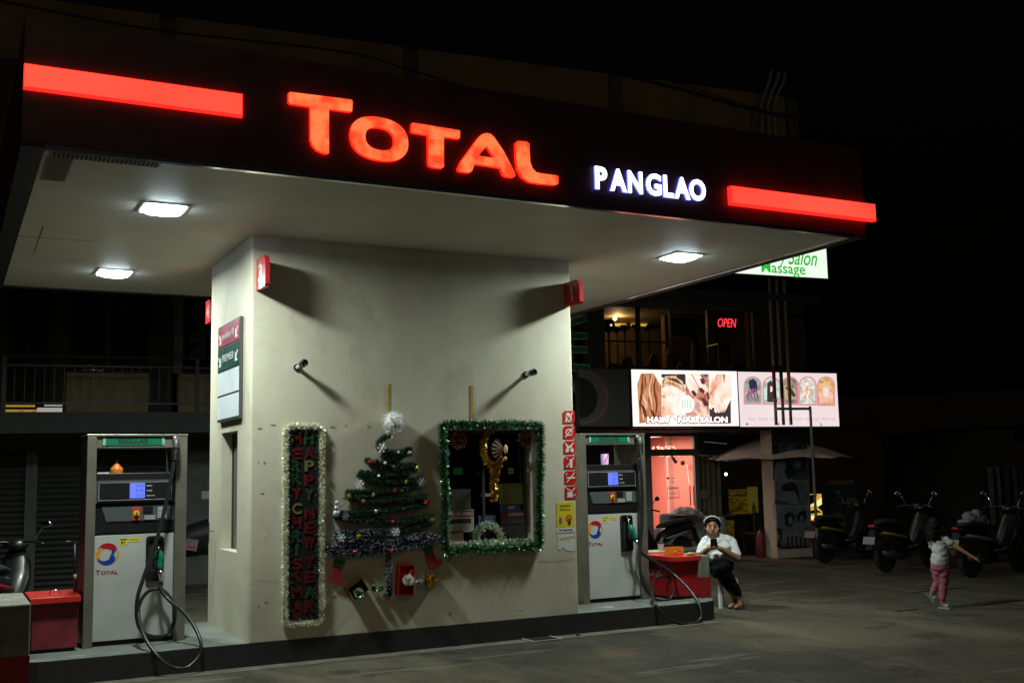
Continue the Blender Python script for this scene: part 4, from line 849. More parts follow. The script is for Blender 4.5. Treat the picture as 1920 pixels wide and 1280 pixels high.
# drain grate and covers
t = thing('drain_grate', 'small square drain grate against the kerb', 'drain', (2.99, -.09, 0))
g = mb(M('grate_rim', (.32, .32, .28), .6)); 
for q in ((-.17, .17, -.17, -.15), (-.17, .17, .15, .17), (-.17, -.15, -.15, .15), (.15, .17, -.15, .15)): g.box(q[0], q[1], q[2]+.0, q[3], .003, .014)
g.build('rim', t); g = mb(BLACKM); g.box(-.15, .15, -.15, .15, .005, .007); g.m(STEELD)
for k in range(11): g.box(-.15, .15, -.14+k*.026, -.132+k*.026, .007, .012)
g.build('grille', t)
for (x, y, s_, lb) in ((7.62, -.5, .16, 'small square utility cover left of the walking child'), (9.6, 1.1, .5, 'larger square utility cover in front of the parked motorbikes'), (9.2, -.35, .45, 'square utility cover behind the walking child')):
    t = thing('utility_cover', lb, 'cover', (x, y, 0), 0, 'square covers set in the forecourt'); g = mb(JOINT); g.box(-s_-.012, s_+.012, -s_-.012, s_+.012, .002, .008); g.build('rim', t)
    g = mb(CONC); g.box(-s_, s_, -s_, s_, .008, .011); g.build('lid', t)
g = mb(JOINT); g.lathe([(.02, .0), (.02, .02)], (0, 0, 0), Z_, 8); tag(g.build('bolt_stub', loc=(3.42, -.12, .002)), 'small dark bolt stub on the ground by the kerb', 'stub')
#@@PART3
# ------------------------------------------------------------------ shop building behind
def EM(name, col, es): return M(name, tuple(min(.8, c*.8) for c in col), .4, emit=col, es=es)
DW = M('dark_facade', (.05, .05, .048), .85, var=.3, scale=2, bump=.2, bscale=12); BRN = M('parapet_brown', (.22, .15, .07), .85, var=.25, scale=1.2, bump=.2); TANW = M('tan_wall', (.2, .16, .085), .85, var=.2)
PIL = M('parapet_post', (.075, .08, .085), .85); SLAB = M('slab_grey', (.035, .038, .038), .85, var=.2); IRON = M('railing_black', (.006, .006, .006), .5)
CURT = M('curtain_grey', (.12, .12, .105), .9, var=.2, scale=3); GREYW = M('grey_wall', (.09, .09, .085), .85, var=.2)
shop = thing('shop_building', 'dark three storey shop building with brown parapet behind the station', 'building', FP, -FA)
def sp(mt): return mb(mt)
def part(mt, name, *boxes, parent=None):
    g = mb(mt)
    for b in boxes: g.box(*b)
    return g.build(name, parent or shop)
SL = -30.
part(DW, 'upper_wall', (SL, 1.2, .06, 8, 5.0, 8.1)); part(DW, 'roof', (SL, 1.2, .3, 8, 8.1, 8.15))
PX = [-27.2, -23.15, -19.1, -15.0, -10.95, -6.9, -2.92, 1.05]
for i in range(len(PX)-1): part(BRN, 'parapet_panel', (PX[i]+.13, PX[i+1]-.13, .06, .22, 8.1, 9.1))
for x in PX: part(PIL, 'parapet_post', (x-.13, x+.13, .0, .26, 7.0, 9.02))
part(BRN, 'parapet_end_panel', (1.19, 1.21, .3, 8, 8.16, 9.05))
part(SLAB, 'balcony_slab', (SL, 1.0, .0, 2.2, 2.43, 2.74)); part(SLAB, 'ceiling_slab', (SL, 1.2, -.35, 8, 4.86, 4.995))
part(DW, 'back_wall', (SL, -3.75, 6.0, 6.2, 0, 4.86)); part(DW, 'end_wall', (1.0, 1.15, .1, 8, 2.74, 4.86))
# left second floor: tan dado, windows with curtains, dark posts
for a, b in ((-12.33, -11.08), (-10.62, -3.8)): part(TANW, 'dado_wall', (a, b, .95, 1.1, 2.74, 3.42))
for a, b in ((-12.56, -12.31), (-11.07, -10.72), (-13.35, -13.2), (-8.6, -8.3), (-6.3, -6.0)): part(BLACKM, 'window_post', (a, b, .93, 1.12, 2.74, 4.86))
part(GREYW, 'window_post', (-10.71, -10.57, .9, 1.1, 3.42, 4.86))
for a, b, z0 in ((-13.19, -12.57, 2.78), (-12.30, -11.08, 3.45), (-20, -13.4, 3.45)):
    g = mb(CURT); n_ = int((b-a)*40); z1 = 4.86
    for k in range(n_):
        x0, x1 = a+(b-a)*k/n_, a+(b-a)*(k+1)/n_; f = lambda x: 1.28+.03*math.sin(x*34)+.025*math.sin(x*11.3)
        g.quad((x0, f(x0), z0), (x1, f(x1), z0), (x1, f(x1), z1), (x0, f(x0), z1))
    g.build('curtain', shop, True)
for a, b, z0 in ((-13.19, -12.57, 2.76), (-12.30, -11.72, 3.43), (-11.70, -11.08, 3.43), (-10.56, -9.6, 3.43)):
    w_ = part(BLACKM, 'window', (a, b, .98, 1.0, z0, z0+.03), (a, a+.03, .98, 1.0, z0+.03, 4.86), (b-.03, b, .98, 1.0, z0+.03, 4.86))
    g = mb(DGLASS); g.quad((a+.03, .99, z0+.03), (b-.03, .99, z0+.03), (b-.03, .99, 4.86), (a+.03, .99, 4.86)); g.build('pane', w_)
g = mb(IRON); g.tube([(SL, .06, 3.575), (-3.9, .06, 3.575)], .018, 8); rail = g.build('balcony_railing', shop)
g = mb(IRON)
for z in (3.42, 2.86): g.box(SL, -3.9, .05, .07, z, z+.025)
x = -14.5
while x < -3.9: g.box(x, x+.010, .055, .065, 2.885, 3.42); x += .135
g.build('baluster_screen', rail)
for x in (-13.15, -10.42, -7.7, -5.0): part(IRON, 'railing_post', (x-.03, x+.03, .03, .09, 2.74, 3.575), parent=rail)
LY_, LW_ = EM('lit_strip_yellow', (.8, .5, .06), .32), EM('lit_strip_white', (.75, .7, .62), .38)
g = mb(LY_); g.box(-13.17, -12.72, .9, .92, 2.76, 2.83); g.box(-13.17, -12.75, .9, .92, 2.87, 2.9); g.m(LW_); g.box(-12.72, -12.36, .9, .92, 2.77, 2.86); g.box(-12.62, -12.36, .9, .92, 2.885, 2.905); g.m(EM('lit_strip_orange', (.8, .25, .05), .3)); g.box(-12.98, -12.9, .89, .9, 2.77, 2.82); g.box(-12.8, -12.73, .89, .9, 2.765, 2.82)
g.build('lit_shelf', shop)
# roof top: nothing; neon characters on the second floor glass
NG = M('sign_green', (.0, .16, .06), .4); NO = M('sign_outline', (.4, .45, .42), .5); NGD = M('sign_green_dark', (.0, .02, .012), .8); NOD = M('sign_outline_dark', (.04, .06, .055), .8)
def glyph(strokes, d, mo, mf, label, name='character_sign'):
    o = FP + FN*d; t = thing(name, label, 'sign', o, -FA)
    for j, pts in enumerate(strokes):
        P = [Vector((s_, 0, z_)) for s_, z_ in (onF(px, py, d) for px, py in pts)]
        for k in range(len(P)-1):
            dr = (P[k+1]-P[k]).normalized(); nr = Vector((-dr.z, 0, dr.x)); a, b = P[k]-dr*.05, P[k+1]+dr*.05
            for mt, wd, th in ((mo, .062, .05), (mf, .048, .056)):
                g = mb(mt); e = dr*(.0 if mt is mo else -.014)
                g.prism([((a-e-nr*wd).x, (a-e-nr*wd).z), ((b+e-nr*wd).x, (b+e-nr*wd).z), ((b+e+nr*wd).x, (b+e+nr*wd).z), ((a-e+nr*wd).x, (a-e+nr*wd).z)], (0, -.0008*j-.001*k, 0), X_, Z_, NY, th); g.build('stroke_outline' if mt is mo else 'stroke', t)
    return t
glyph([[(376, 578), (376, 668), (362, 665)], [(361, 597), (398, 598)], [(360, 634), (398, 620)], [(405, 590), (405, 668)], [(398, 640), (440, 640)]], .85, NOD, NGD, 'unlit dark green outlined Chinese character left of the kiosk', 'character_sign')
glyph([[(1060, 630), (1094, 630)], [(1060, 655), (1094, 656)], [(1060, 688), (1099, 690)], [(1068, 605), (1092, 598)]], -.06, NO, NG, 'green outlined Chinese character strokes just right of the kiosk', 'character_sign')
# upstairs salon behind glass
RW = M('salon_wall', (.11, .07, .035), .8, var=.2); RD2 = M('salon_dark', (.03, .025, .022), .7)
room = part(RD2, 'salon_room', (-3.9, 1.0, 3.9, 4.0, 3.4, 4.86), (-3.9, 1.0, .3, 3.9, 3.4, 3.45), (-3.95, -3.88, .3, 3.9, 3.45, 4.86))
part(RW, 'salon_partition', (-2.05, .9, 2.9, 3.0, 3.45, 4.86), parent=room)
part(RW, 'salon_partition', (-1.2, -1.05, 1.5, 1.65, 3.45, 4.86), parent=room); part(RW, 'salon_door_wall', (-1.03, -.3, 1.8, 1.9, 4.45, 4.86), parent=room); part(RW, 'salon_door_wall', (-.36, -.26, 1.8, 1.9, 3.45, 4.45), parent=room)
part(M('salon_ceiling', (.25, .2, .12), .7), 'salon_ceiling', (-3.9, .9, .35, 3.9, 4.80, 4.855), parent=room)
part(RW, 'salon_partition', (.02, .12, .35, .5, 3.45, 4.8), parent=room); part(M('grey_leaf', (.08, .09, .1), .6), 'salon_door', (-.28, -.02, 1.0, 1.05, 3.45, 4.2), parent=room)
part(EM('cove_yellow', (1., .62, .1), .55), 'cove_light', (-1.95, -1.5, 2.55, 2.6, 4.70, 4.76), parent=room); part(EM('cove_yellow', (1, .6, .1), .9), 'cove_light', (-1.38, -1.0, 2.55, 2.6, 4.72, 4.77), parent=room)
g = mb(EM('warm_bulb', (1, .75, .4), 9)); g.ball((0, 0, 0), .04, 12, 8); t = thing('hanging_bulb', 'warm round bulb glowing in the upstairs salon', 'lamp', fw(onF(1153, 597, 2.0)[0], 2.0, onF(1153, 597, 2.0)[1]), -FA); g.build('bulb', t, True)
g = mb(BLACK); g.tube([(0, 0, .05), (0, 0, .1)], .012, 6); g.build('lamp_holder', t)
pl_ = bpy.data.lights.new('bulb_light', 'POINT'); pl_.energy = 12; pl_.color = (1, .62, .25); pl_.shadow_soft_size = .06; po = bpy.data.objects.new('bulb_light', pl_); COL.objects.link(po); po.parent = t; po.location = (0, -.12, -.08)
for (px, py, r, lb) in ((1141, 611, .13, 'round black hood of a salon dryer by the upstairs window'), (1157, 618, .07, 'small dark rounded plant top in the upstairs salon'), (1171, 615, .1, 'bushy dark plant between the cove lights upstairs'), (1192, 612, .11, 'tall dark plant in the middle of the upstairs salon'), (1216, 614, .1, 'dark rounded plant right of the tall one upstairs')):
    d_ = 1.0; s_, z_ = onF(px, py, d_); t = thing('salon_dryer' if r == .13 else 'potted_plant', lb, 'hair dryer' if r == .13 else 'plant', fw(s_, d_, 3.45), -FA); g = mb(BLACKM)
    if r == .13: g.ball((0, 0, z_-3.45), r, 14, 9); g.build('hood', t, True); g = mb(EM('dryer_dot', (.9, .8, .6), 1.)); g.box(-.03, .01, -r-.004, -r+.01, z_-3.45-.02, z_-3.45+.02); g.build('indicator', t); g = mb(BLACKM); g.tube([(0, 0, 0), (0, 0, z_-3.5)], .02, 8); g.build('stand', t)
    else:
        g = mb(M('plant_dark', (.02, .03, .015), .7))
        for _ in range(90):
            dv = Vector((random.gauss(0, 1), random.gauss(0, 1), random.gauss(0, 1.2))).normalized()*r*random.uniform(.6, 1.25); c = Vector((0, 0, z_-3.45)); sd = dv.orthogonal().normalized()*.022; g.add([c, c+dv*.6+sd, c+dv, c+dv*.6-sd], [(0, 1, 2, 3)])
        g.build('foliage', t); g = mb(BLACKM); g.lathe([(.08, 0), (.11, .25), (.1, .26), (.012, .27), (.012, z_-3.45)], (0, 0, 0), Z_, 12); g.build('pot', t)
part(BLACKM, 'salon_railing', (-3.2, -1.35, .7, .72, 4.12, 4.15), (-3.0, -2.98, .7, .72, 3.45, 4.12), (-2.3, -2.28, .7, .72, 3.45, 4.12), (-1.6, -1.58, .7, .72, 3.45, 4.12), parent=room)
for (px, py, w_, h_) in ((1150, 655, .3, .25), (1176, 650, .22, .4), (1200, 660, .35, .2), (1225, 648, .25, .45), (1256, 640, .2, .6), (1280, 662, .3, .3), (1300, 640, .12, .7), (1382, 655, .4, .35)):
    s_, z_ = onF(px, py, .8); g = mb(M('salon_clutter', (.05, .025, .02), .7, var=.6, scale=9)); g.ball((0, 0, h_*.5), (w_*.5, .12, h_*.55), 9, 6); g.v = [v+Vector((.03*noise.noise(v*7+Vector((px, 0, 0))), 0, .03*noise.noise(v*9))) for v in g.v]
    o = g.build('salon_stool', room, False); o.location = (s_, .8, 3.46)  # dark lumps added as clutter silhouettes along the lower window
MUL = M('mullion', (.03, .035, .04), .5)
for a, b in ((-3.72, -3.3), (-2.62, -2.56), (-1.93, -1.88), (-1.12, -.98), (-.1, .0)): part(MUL, 'window_mullion', (a, b, .04, .12, 3.45, 4.86))
part(MUL, 'window_sill', (-3.75, 0.0, .0, .14, 3.38, 3.45)); part(M('bulkhead_grey', (.1, .1, .1), .8), 'bulkhead', (-3.75, 1.0, -.1, .1, 4.69, 4.86)); part(DW, 'spandrel_wall', (-3.75, 1.0, .0, .2, 2.74, 3.38))
part(DW, 'corner_wall', (.0, 1.0, .02, .2, 3.45, 4.68))
g = mb(GLASS); g.quad((-3.3, .09, 3.45), (-.1, .09, 3.45), (-.1, .09, 4.69), (-3.3, .09, 4.69)); g.build('salon_window_glass', shop)
# OPEN sign
s0, z0 = onF(1345, 612, 0); s1, z1 = onF(1379, 597, 0); t = thing('open_sign', 'small red lit OPEN sign in the upstairs window', 'neon sign', fw(s0-.06, 0.01, z0-.07), -FA)
g = mb(BLACK); g.box(0, s1-s0+.12, -.03, 0, 0, z1-z0+.12); g.build('backing', t); g = mb(EM('open_red', (1, .03, .04), 2.)); g.text('OPEN', (.06, -.031, .06), X_, Z_, NY, z1-z0, s1-s0, t=.004, bold=.0, shear=.25); g.build('lettering', t)
g = mb(EM('led_ticker', (.8, .7, .1), .5))
for k in range(8): s_, z_ = onF(1321+k*2.6, 650-k*.6, .1); g.ball((s_, .0, z_), .007, 6, 4)
g.build('led_string', shop)

# ------------------------------------------------------------------ light boxes
def lightbox(s0, s1, z0, z1, d, label, bgm, name='light_box_sign'):
    t = thing(name, label, 'sign', fw(s0, d, z0), -FA); W, H = s1-s0, z1-z0
    g = mb(BLACK); g.box(-.03, W+.03, 0, .2, -.03, H+.03); g.build('case', t)
    g = mb(bgm); g.box(0, W, -.004, -.0005, 0, H); g.build('face', t); return t, W, H
D1 = -.25
SGW = EM('sign_white', (1., .94, .9), 1.05); SGP = EM('sign_pinkwhite', (1., .84, .86), .85)
sA, zA = onF(1187, 799, D1); sB, zB = onF(1381, 696, D1); hs, HW, HH = lightbox(sA, sB, zA, zB, D1, 'bright light box with hair and hands pictures reading HAIR & NAIL SALON', SGW)
def pic(t, s0, z0, pts, mt, lay, name='picture', D=D1, s=4.3636, ox=1160, oy=680):
    P = [(a-s0, b-z0) for a, b in (onF(ox+x/s, oy+y/s, D) for x, y in pts)]
    g = mb(mt); g.prism(P, (0, -.0045-.0008*lay, 0), X_, Z_, NY, 0); return g
def pics(t, s0, z0, items, name, **kw):
    g = MB()
    for lay, mt, pts in items:
        q = pic(t, s0, z0, pts, mt, lay, **kw); g.m(mt); g.add(q.v, q.f)
    g.build(name, t)
def curl(x0, y0, x1, y1, w, amp, n_=10, ph=0):
    a, b = [], []
    for k in range(n_+1):
        f = k/n_; x = x0+(x1-x0)*f+amp*math.sin(f*7+ph); y = y0+(y1-y0)*f; ww = w*math.sin(math.pi*min(1, f*.9+.1)); a.append((x-ww, y)); b.append((x+ww, y))
    return a+b[::-1]
def EMN(name, c1, c2, es, sc, rot=0.):      # printed photo tone: soft uneven colour
    m = mottled_emit(name, c1, c2, es, 1.); n, l = m.node_tree.nodes, m.node_tree.links; nz = [q for q in n if q.type == 'TEX_NOISE'][0]; tc = [q for q in n if q.type == 'TEX_COORD'][0]
    mp = n.new('ShaderNodeMapping'); mp.inputs['Scale'].default_value = sc; mp.inputs['Rotation'].default_value = (0, rot, 0); l.new(tc.outputs['Object'], mp.inputs[0]); l.new(mp.outputs[0], nz.inputs['Vector']); nz.inputs['Detail'].default_value = 4; nz.inputs['Distortion'].default_value = .6
    return m
hb, hl, hd, hm = EMN('hair_brown', (.28, .07, .02), (.95, .42, .2), .8, (26, 1, 3.5), .25), EMN('hair_light', (.6, .28, .14), (1, .75, .52), .95, (30, 1, 4), .3), EMN('hair_dark', (.05, .012, .008), (.3, .09, .04), .6, (30, 1, 4), .2), EMN('hair_mid', (.5, .18, .08), (.95, .5, .28), .8, (28, 1, 4), -.2)
sk, skl, skd = EMN('skin_poster', (.8, .36, .22), (1, .7, .52), 1., (5, 1, 5)), EMN('skin_poster_light', (1, .6, .42), (1, .92, .85), 1.1, (4, 1, 4)), EMN('skin_poster_dark', (.45, .13, .08), (.95, .45, .3), .8, (7, 1, 7)); dk = EM('poster_dark', (.1, .07, .08), .5); nl = EM('nail_dark', (.2, .05, .06), .6); blu = EM('poster_blue', (.1, .2, .5), .5)
A = [(0, hb, [(150, 180), (180, 88), (285, 86), (348, 190), (350, 440), (300, 480), (168, 495), (160, 330)])]
for k, (x0, y0, x1, y1, w_, am, mt) in enumerate(((190, 100, 180, 450, 7, 9, hd), (230, 95, 215, 460, 9, 12, hm), (262, 95, 262, 440, 8, 12, hl), (300, 130, 300, 450, 9, 10, hd), (325, 190, 320, 440, 6, 8, hm), (205, 250, 215, 480, 10, 14, hl), (175, 330, 250, 490, 14, 8, hd), (250, 380, 330, 470, 14, 10, hd))): A.append((1+k, mt, curl(x0, y0, x1, y1, w_, am, ph=k)))
pics(hs, sA, zA, A, 'hair_picture')
B = [(0, skl, [(350, 190), (420, 140), (520, 170), (548, 240), (540, 430), (350, 430)]), (1, dk, [(348, 92), (545, 92), (545, 180), (470, 150), (470, 95), (460, 130), (350, 120)]), (2, hl, [(348, 150), (380, 110), (450, 105), (520, 150), (550, 235), (520, 240), (470, 200), (400, 180), (350, 215)]), (3, hd, curl(365, 118, 372, 180, 4, 4)), (4, hd, [(380, 120), (470, 130), (530, 185), (470, 160)]), (5, hm, [(360, 160), (440, 160), (540, 230), (460, 190)]), (6, skd, [(362, 262), (385, 270), (378, 292), (364, 288)]), (7, dk, [(352, 270), (368, 272), (366, 278), (352, 280)]), (8, sk, [(352, 340), (400, 370), (470, 430), (352, 430)]), (9, skd, [(352, 360), (372, 366), (372, 376), (352, 378)])]
pics(hs, sA, zA, B, 'profile_picture')
Cc = [(0, skd, [(545, 92), (738, 92), (738, 430), (545, 430)]), (1, skl, [(545, 95), (590, 92), (650, 200), (640, 270), (600, 270), (548, 170)]), (2, skl, [(600, 95), (660, 92), (735, 220), (720, 260), (680, 235)]), (3, sk, [(620, 280), (700, 330), (740, 430), (650, 430), (560, 350)]), (4, nl, [(588, 232), (612, 224), (640, 256), (632, 272), (608, 268)]), (5, nl, [(662, 130), (690, 125), (706, 150), (700, 180), (675, 170)]), (6, nl, [(655, 205), (680, 205), (705, 232), (695, 248), (665, 240)]), (7, nl, [(672, 285), (695, 290), (735, 330), (730, 355), (695, 350)]), (8, nl, [(708, 235), (730, 245), (745, 290), (730, 300)]), (9, EM('nail_grey', (.6, .45, .5), .8), [(625, 330), (650, 322), (672, 370), (668, 410), (640, 400)]), (10, skl, [(655, 360), (690, 370), (738, 430), (690, 430)]), (11, blu, [(690, 92), (725, 92), (722, 120), (700, 112)]), (12, EM('white_gap', (1, .95, .92), 1.2), [(545, 92), (560, 92), (548, 110)])]
pics(hs, sA, zA, Cc, 'nails_picture')
Dd = [(0, skl, [(738, 130), (912, 92), (925, 300), (870, 400), (760, 380), (738, 300)]), (1, dk, [(740, 370), (800, 410), (870, 400), (915, 300), (918, 495), (745, 495)]), (2, sk, [(745, 180), (800, 92), (850, 92), (835, 190), (760, 300)]), (3, skl, [(800, 210), (860, 130), (905, 230), (885, 330), (855, 400), (800, 400), (755, 370), (770, 300)]), (4, skd, [(738, 250), (800, 170), (795, 190), (745, 280)]), (5, skd, [(848, 94), (870, 94), (862, 180)]), (6, nl, [(758, 370), (782, 366), (780, 398), (762, 396)])] + [(7+k, REDL, [(800+k*22, 398-k*3), (812+k*22, 396-k*3), (810+k*22, 408-k*3), (802+k*22, 409-k*3)]) for k in range(4)] + [(12+k, skd, [(792+k*22, 330), (795+k*22, 330), (797+k*22, 395), (794+k*22, 395)]) for k in range(4)]
pics(hs, sA, zA, Dd, 'foot_picture')
a_, b_ = onF(1160+552/4.3636, 680+337/4.3636, D1); g = mb(SGW); g.prism(superell(a_-sA, b_-zA, .165, .165, 30, 2), (0, -.02, 0), X_, Z_, NY, 0); g.m(EM('emblem_pale_green', (.5, .9, .5), .8))
for k in range(4): x_ = a_-sA-.1+k*.055; g.prism([(x_, b_-zA-.08), (x_+.02, b_-zA-.08), (x_+.02, b_-zA+.08), (x_, b_-zA+.08)], (0, -.021, 0), X_, Z_, NY, 0)
g.build('round_badge', hs)
s0, z0 = onF(1160+228/4.3636, 680+492/4.3636, D1); s1, z1 = onF(1160+884/4.3636, 680+440/4.3636, D1)
g = mb(EM('letter_shadow', (.32, .1, .05), .5)); g.text('HAIR & NAIL SALON', (s0-sA-.018, -.020, z0-zA-.02), X_, Z_, NY, z1-z0+.036, s1-s0+.036, t=0, bold=.11); g.m(EM('sign_letter_white', (1, 1, 1), 1.6)); g.text('HAIR & NAIL SALON', (s0-sA, -.023, z0-zA), X_, Z_, NY, z1-z0, s1-s0, t=0, bold=.04); g.build('lettering', hs)
# services sign
sA2, zA2 = onF(1388, 799.5, D1); sB2, zB2 = onF(1568, 700, D1); ss, SW_, SH_ = lightbox(sA2, sB2, zA2, zB2, D1, 'pale pink light box with five arched beauty pictures above small lettering', SGP)
pk = EM('arch_pink', (.85, .35, .45), .8); cols = [('arch_green', (.35, .6, .45), .8), ('arch_mint', (.6, .85, .7), .9), ('arch_tan', (.5, .4, .3), .6), ('arch_pale', (.8, .85, .7), .9), ('arch_amber', (.85, .5, .15), .9)]
for i, cx in enumerate((1095, 1250, 1400, 1545, 1695)):
    def arch(w, top, bot): return [(cx-w, bot+i*3), (cx-w, top+w)] + [(cx-w*math.cos(math.pi*k/10), top+w-w*math.sin(math.pi*k/10)) for k in range(1, 10)] + [(cx+w, top+w), (cx+w, bot+i*3)]
    c_i = cols[i]; it = [(0, pk, arch(74, 110, 340)), (1, EMN(c_i[0], tuple(q*.55 for q in c_i[1]), tuple(min(1, q*1.25) for q in c_i[1]), c_i[2], (9, 1, 9)), arch(62, 122, 326))]
    if i == 0: it += [(2, EM('violet_dark', (.08, .05, .12), .5), [(cx-30, 200), (cx-32, 150), (cx, 128), (cx+34, 155), (cx+38, 230), (cx, 250)])] + [(3+k, EM('violet', (.7, .2, .4), .7), curl(cx-40+k*17, 210, cx-50+k*22, 322, 7, 6, ph=k)) for k in range(5)] + [(9+k, dk, curl(cx-30+k*20, 220, cx-38+k*24, 320, 3, 6, ph=k+1)) for k in range(4)]
    if i == 1: it += [(2, dk, [(cx-38, 320), (cx-36, 170), (cx-10, 146), (cx+20, 170), (cx+30, 240), (cx+50, 322)]), (3, skl, [(cx-12, 190), (cx+6, 195), (cx+6, 230), (cx-10, 240)])]
    if i == 2: it += [(2, EM('lid_tan', (.7, .55, .4), .7), [(cx-50, 180), (cx+50, 220), (cx+55, 300), (cx-40, 300)]), (3, dk, [(cx-40, 200), (cx, 190), (cx+50, 270), (cx+30, 280), (cx-10, 240)])]
    if i == 3:
        for k in range(16): a = k*2.4; rr_ = 8+k*2.6; x_, y_ = cx+rr_*math.cos(a), 235+rr_*math.sin(a)*1.3; it.append((2+k, (skl, sk, EMN('petal', (.7, .25, .22), (1, .6, .5), .8, (30, 1, 30)))[k % 3], [(x_-11, y_), (x_, y_-11), (x_+11, y_), (x_, y_+11)]))
    if i == 4: it += [(2, sk, [(cx-55, 250), (cx-20, 215), (cx+30, 215), (cx+58, 260), (cx+50, 326), (cx-50, 326)]), (3, hl, [(cx-40, 170), (cx, 145), (cx+40, 175), (cx+20, 200), (cx-20, 200)]), (4, SGP, [(cx-25, 205), (cx+22, 200), (cx+24, 262), (cx, 285), (cx-25, 265)])]
    pics(ss, sA2, zA2, it, 'arched_picture')
FNT = EM('faint_pink_ink', (.6, .42, .45), .7)
def sgn_text(tx, x0, y0, x1, y1, mt, sh=0, bold=0., lay=.006, D=D1, t=ss, s0_=None, z0_=None):
    a, b = onF(1160+x0/4.3636, 680+y1/4.3636, D); c, d = onF(1160+x1/4.3636, 680+y0/4.3636, D); g = mb(mt); g.text(tx, (a-sA2, -lay, b-zA2), X_, Z_, NY, d-b, c-a, t=0, shear=sh, bold=bold); g.build('lettering', t)
sgn_text('Hair  Nails  Lash  Perm  Facial  Waxing  Makeup', 1060, 445, 1765, 478, FNT, .1)
pics(ss, sA2, zA2, [(0, REDL, superell(1050, 500, 7, 9, 10, 2)), (0, EM('icon_orange', (.9, .3, .1), .8), [(1292, 490), (1318, 490), (1318, 512), (1292, 512)]), (0, EM('icon_green', (.1, .6, .2), .8), [(1645, 488), (1652, 486), (1656, 500), (1668, 508), (1664, 518), (1650, 510)])], 'small_icons')
# unlit round logo panel
t = thing('round_logo_panel', 'unlit grey panel with part of a pink ring beside the bright hair sign', 'sign', fw(-3.97, -.2, 2.49), -FA); g = mb(M('panel_dark', (.07, .075, .08), .5)); g.box(0, 1.12, 0, .15, 0, 1.02); g.build('panel', t)
g = mb(M('dim_pink', (.25, .1, .12), .5)); g.prism([(max(.002, a), b) for a, b in superell(0.08, .52, .5, .48, 40, 2)], (0, 0, 0), X_, Z_, NY, .006); g.build('ring', t)
g = mb(M('dim_grey', (.1, .1, .1), .5)); g.prism([(max(.002, a), b) for a, b in superell(0.08, .52, .46, .44, 40, 2)], (0, -.006, 0), X_, Z_, NY, .003); g.m(BLACKM); g.prism([(max(.002, a), b) for a, b in superell(0.0, .5, .36, .36, 40, 2)], (0, -.009, 0), X_, Z_, NY, .003)
g.build('ring_inside', t)
# massage sign
D3 = -.45; sA3, zA3 = onF(1378, 517, D3); sB3, _z = onF(1552, 522, D3); zA3 = onF(1552, 522, D3)[1]
ms, MW, MH = lightbox(sA3-.6, sB3, zA3, zA3+1.0, D3, 'white light box with green Salon and Massage lettering partly behind the canopy', EM('massage_white', (.86, 1., .84), 1.0)); GS = EM('massage_green', (.02, .55, .04), .75)
ox_ = sA3-.6
for tx, x0, y0, x1, y1, sh, bd in (('Massage', 1428, 495, 1509, 517, 0, .012), ('Salon', 1478, 470, 1531, 496, .35, .01), ('y', 1462, 478, 1474, 500, .35, .01)):
    a, b = onF(x0, y1, D3); c, d = onF(x1, y0, D3); g = mb(GS); g.text(tx, (a-ox_, -.006, b-zA3), X_, Z_, NY, d-b, c-a, t=0, shear=sh, bold=bd); g.build('lettering', ms)

# ------------------------------------------------------------------ ground floor
part(DW, 'shutter_head', (SL, -2.15, 1.45, 1.6, 2.2, 2.43))
SHT = M('shutter_grey', (.035, .035, .034), .55, .3)
for a, b in ((-20, -15.2), (-15.0, -12.87), (-12.7, -10.75), (-9.6, -6.6), (-6.4, -3.9)):
    g = mb(SHT); z = .02
    while z < 2.2: g.add([(a, 1.5, z), (b, 1.5, z), (b, 1.53, z+.045), (a, 1.53, z+.045), (b, 1.5, z+.09), (a, 1.5, z+.09)], [(0, 1, 2, 3), (3, 2, 4, 5)]); z += .09
    g.build('roller_shutter', shop)
for a, b in ((-15.2, -15.0), (-12.87, -12.7), (-6.6, -6.4), (-3.9, -3.6)): part(GREYW, 'shopfront_pier', (a, b, 1.42, 1.6, 0, 2.2))
part(GREYW, 'shopfront_wall', (-10.75, -9.6, 1.45, 1.6, 0, 2.2)); part(BLACKM, 'shopfront_void', (-3.6, -2.15, 1.6, 1.7, 0, 2.43))
s_, z_ = onF(378, 935, 1.44); g = mb(PAP); g.box(0, .2, -.004, 0, 0, .13); tag(g.build('wall_notice', loc=fw(s_, 1.445, z_), rz=-FA), 'small white paper on the grey wall left of the kiosk', 'notice')
# pink lit salon
PKW = M('coral_wall', (.78, .3, .23), .6); PKL = M('pale_pink_wall', (.72, .5, .45), .6)
pr = part(PKW, 'coral_room', (-3.6, -.3, 3.9, 4.0, 0, 2.43), (-3.65, -3.6, 1.6, 4.0, 0, 2.43), (-.32, -.24, 1.62, 3.9, 0, 2.43)); part(M('room_floor', (.3, .28, .26), .5), 'coral_room_floor', (-3.6, -.3, 1.5, 3.9, 0, .03), parent=pr)
part(PKL, 'pale_partition', (onF(1254, 900, 2.9)[0], onF(1276, 900, 2.9)[0], 2.9, 3.0, 0.03, 2.4), parent=pr); 
al = bpy.data.lights.new('coral_room_light', 'AREA'); al.size = 1.2; al.energy = 85; al.color = (1, .72, .62); ao = bpy.data.objects.new('coral_room_light', al); COL.objects.link(ao); ao.parent = shop; ao.location = (-1.7, 2.4, 2.36)
part(EM('ceiling_panel_lit', (1, .85, .75), 1.6), 'ceiling_panel', (-2.3, -1.1, 1.8, 3.0, 2.375, 2.39), parent=pr)
FR_ = M('door_frame_grey', (.12, .12, .115), .5)
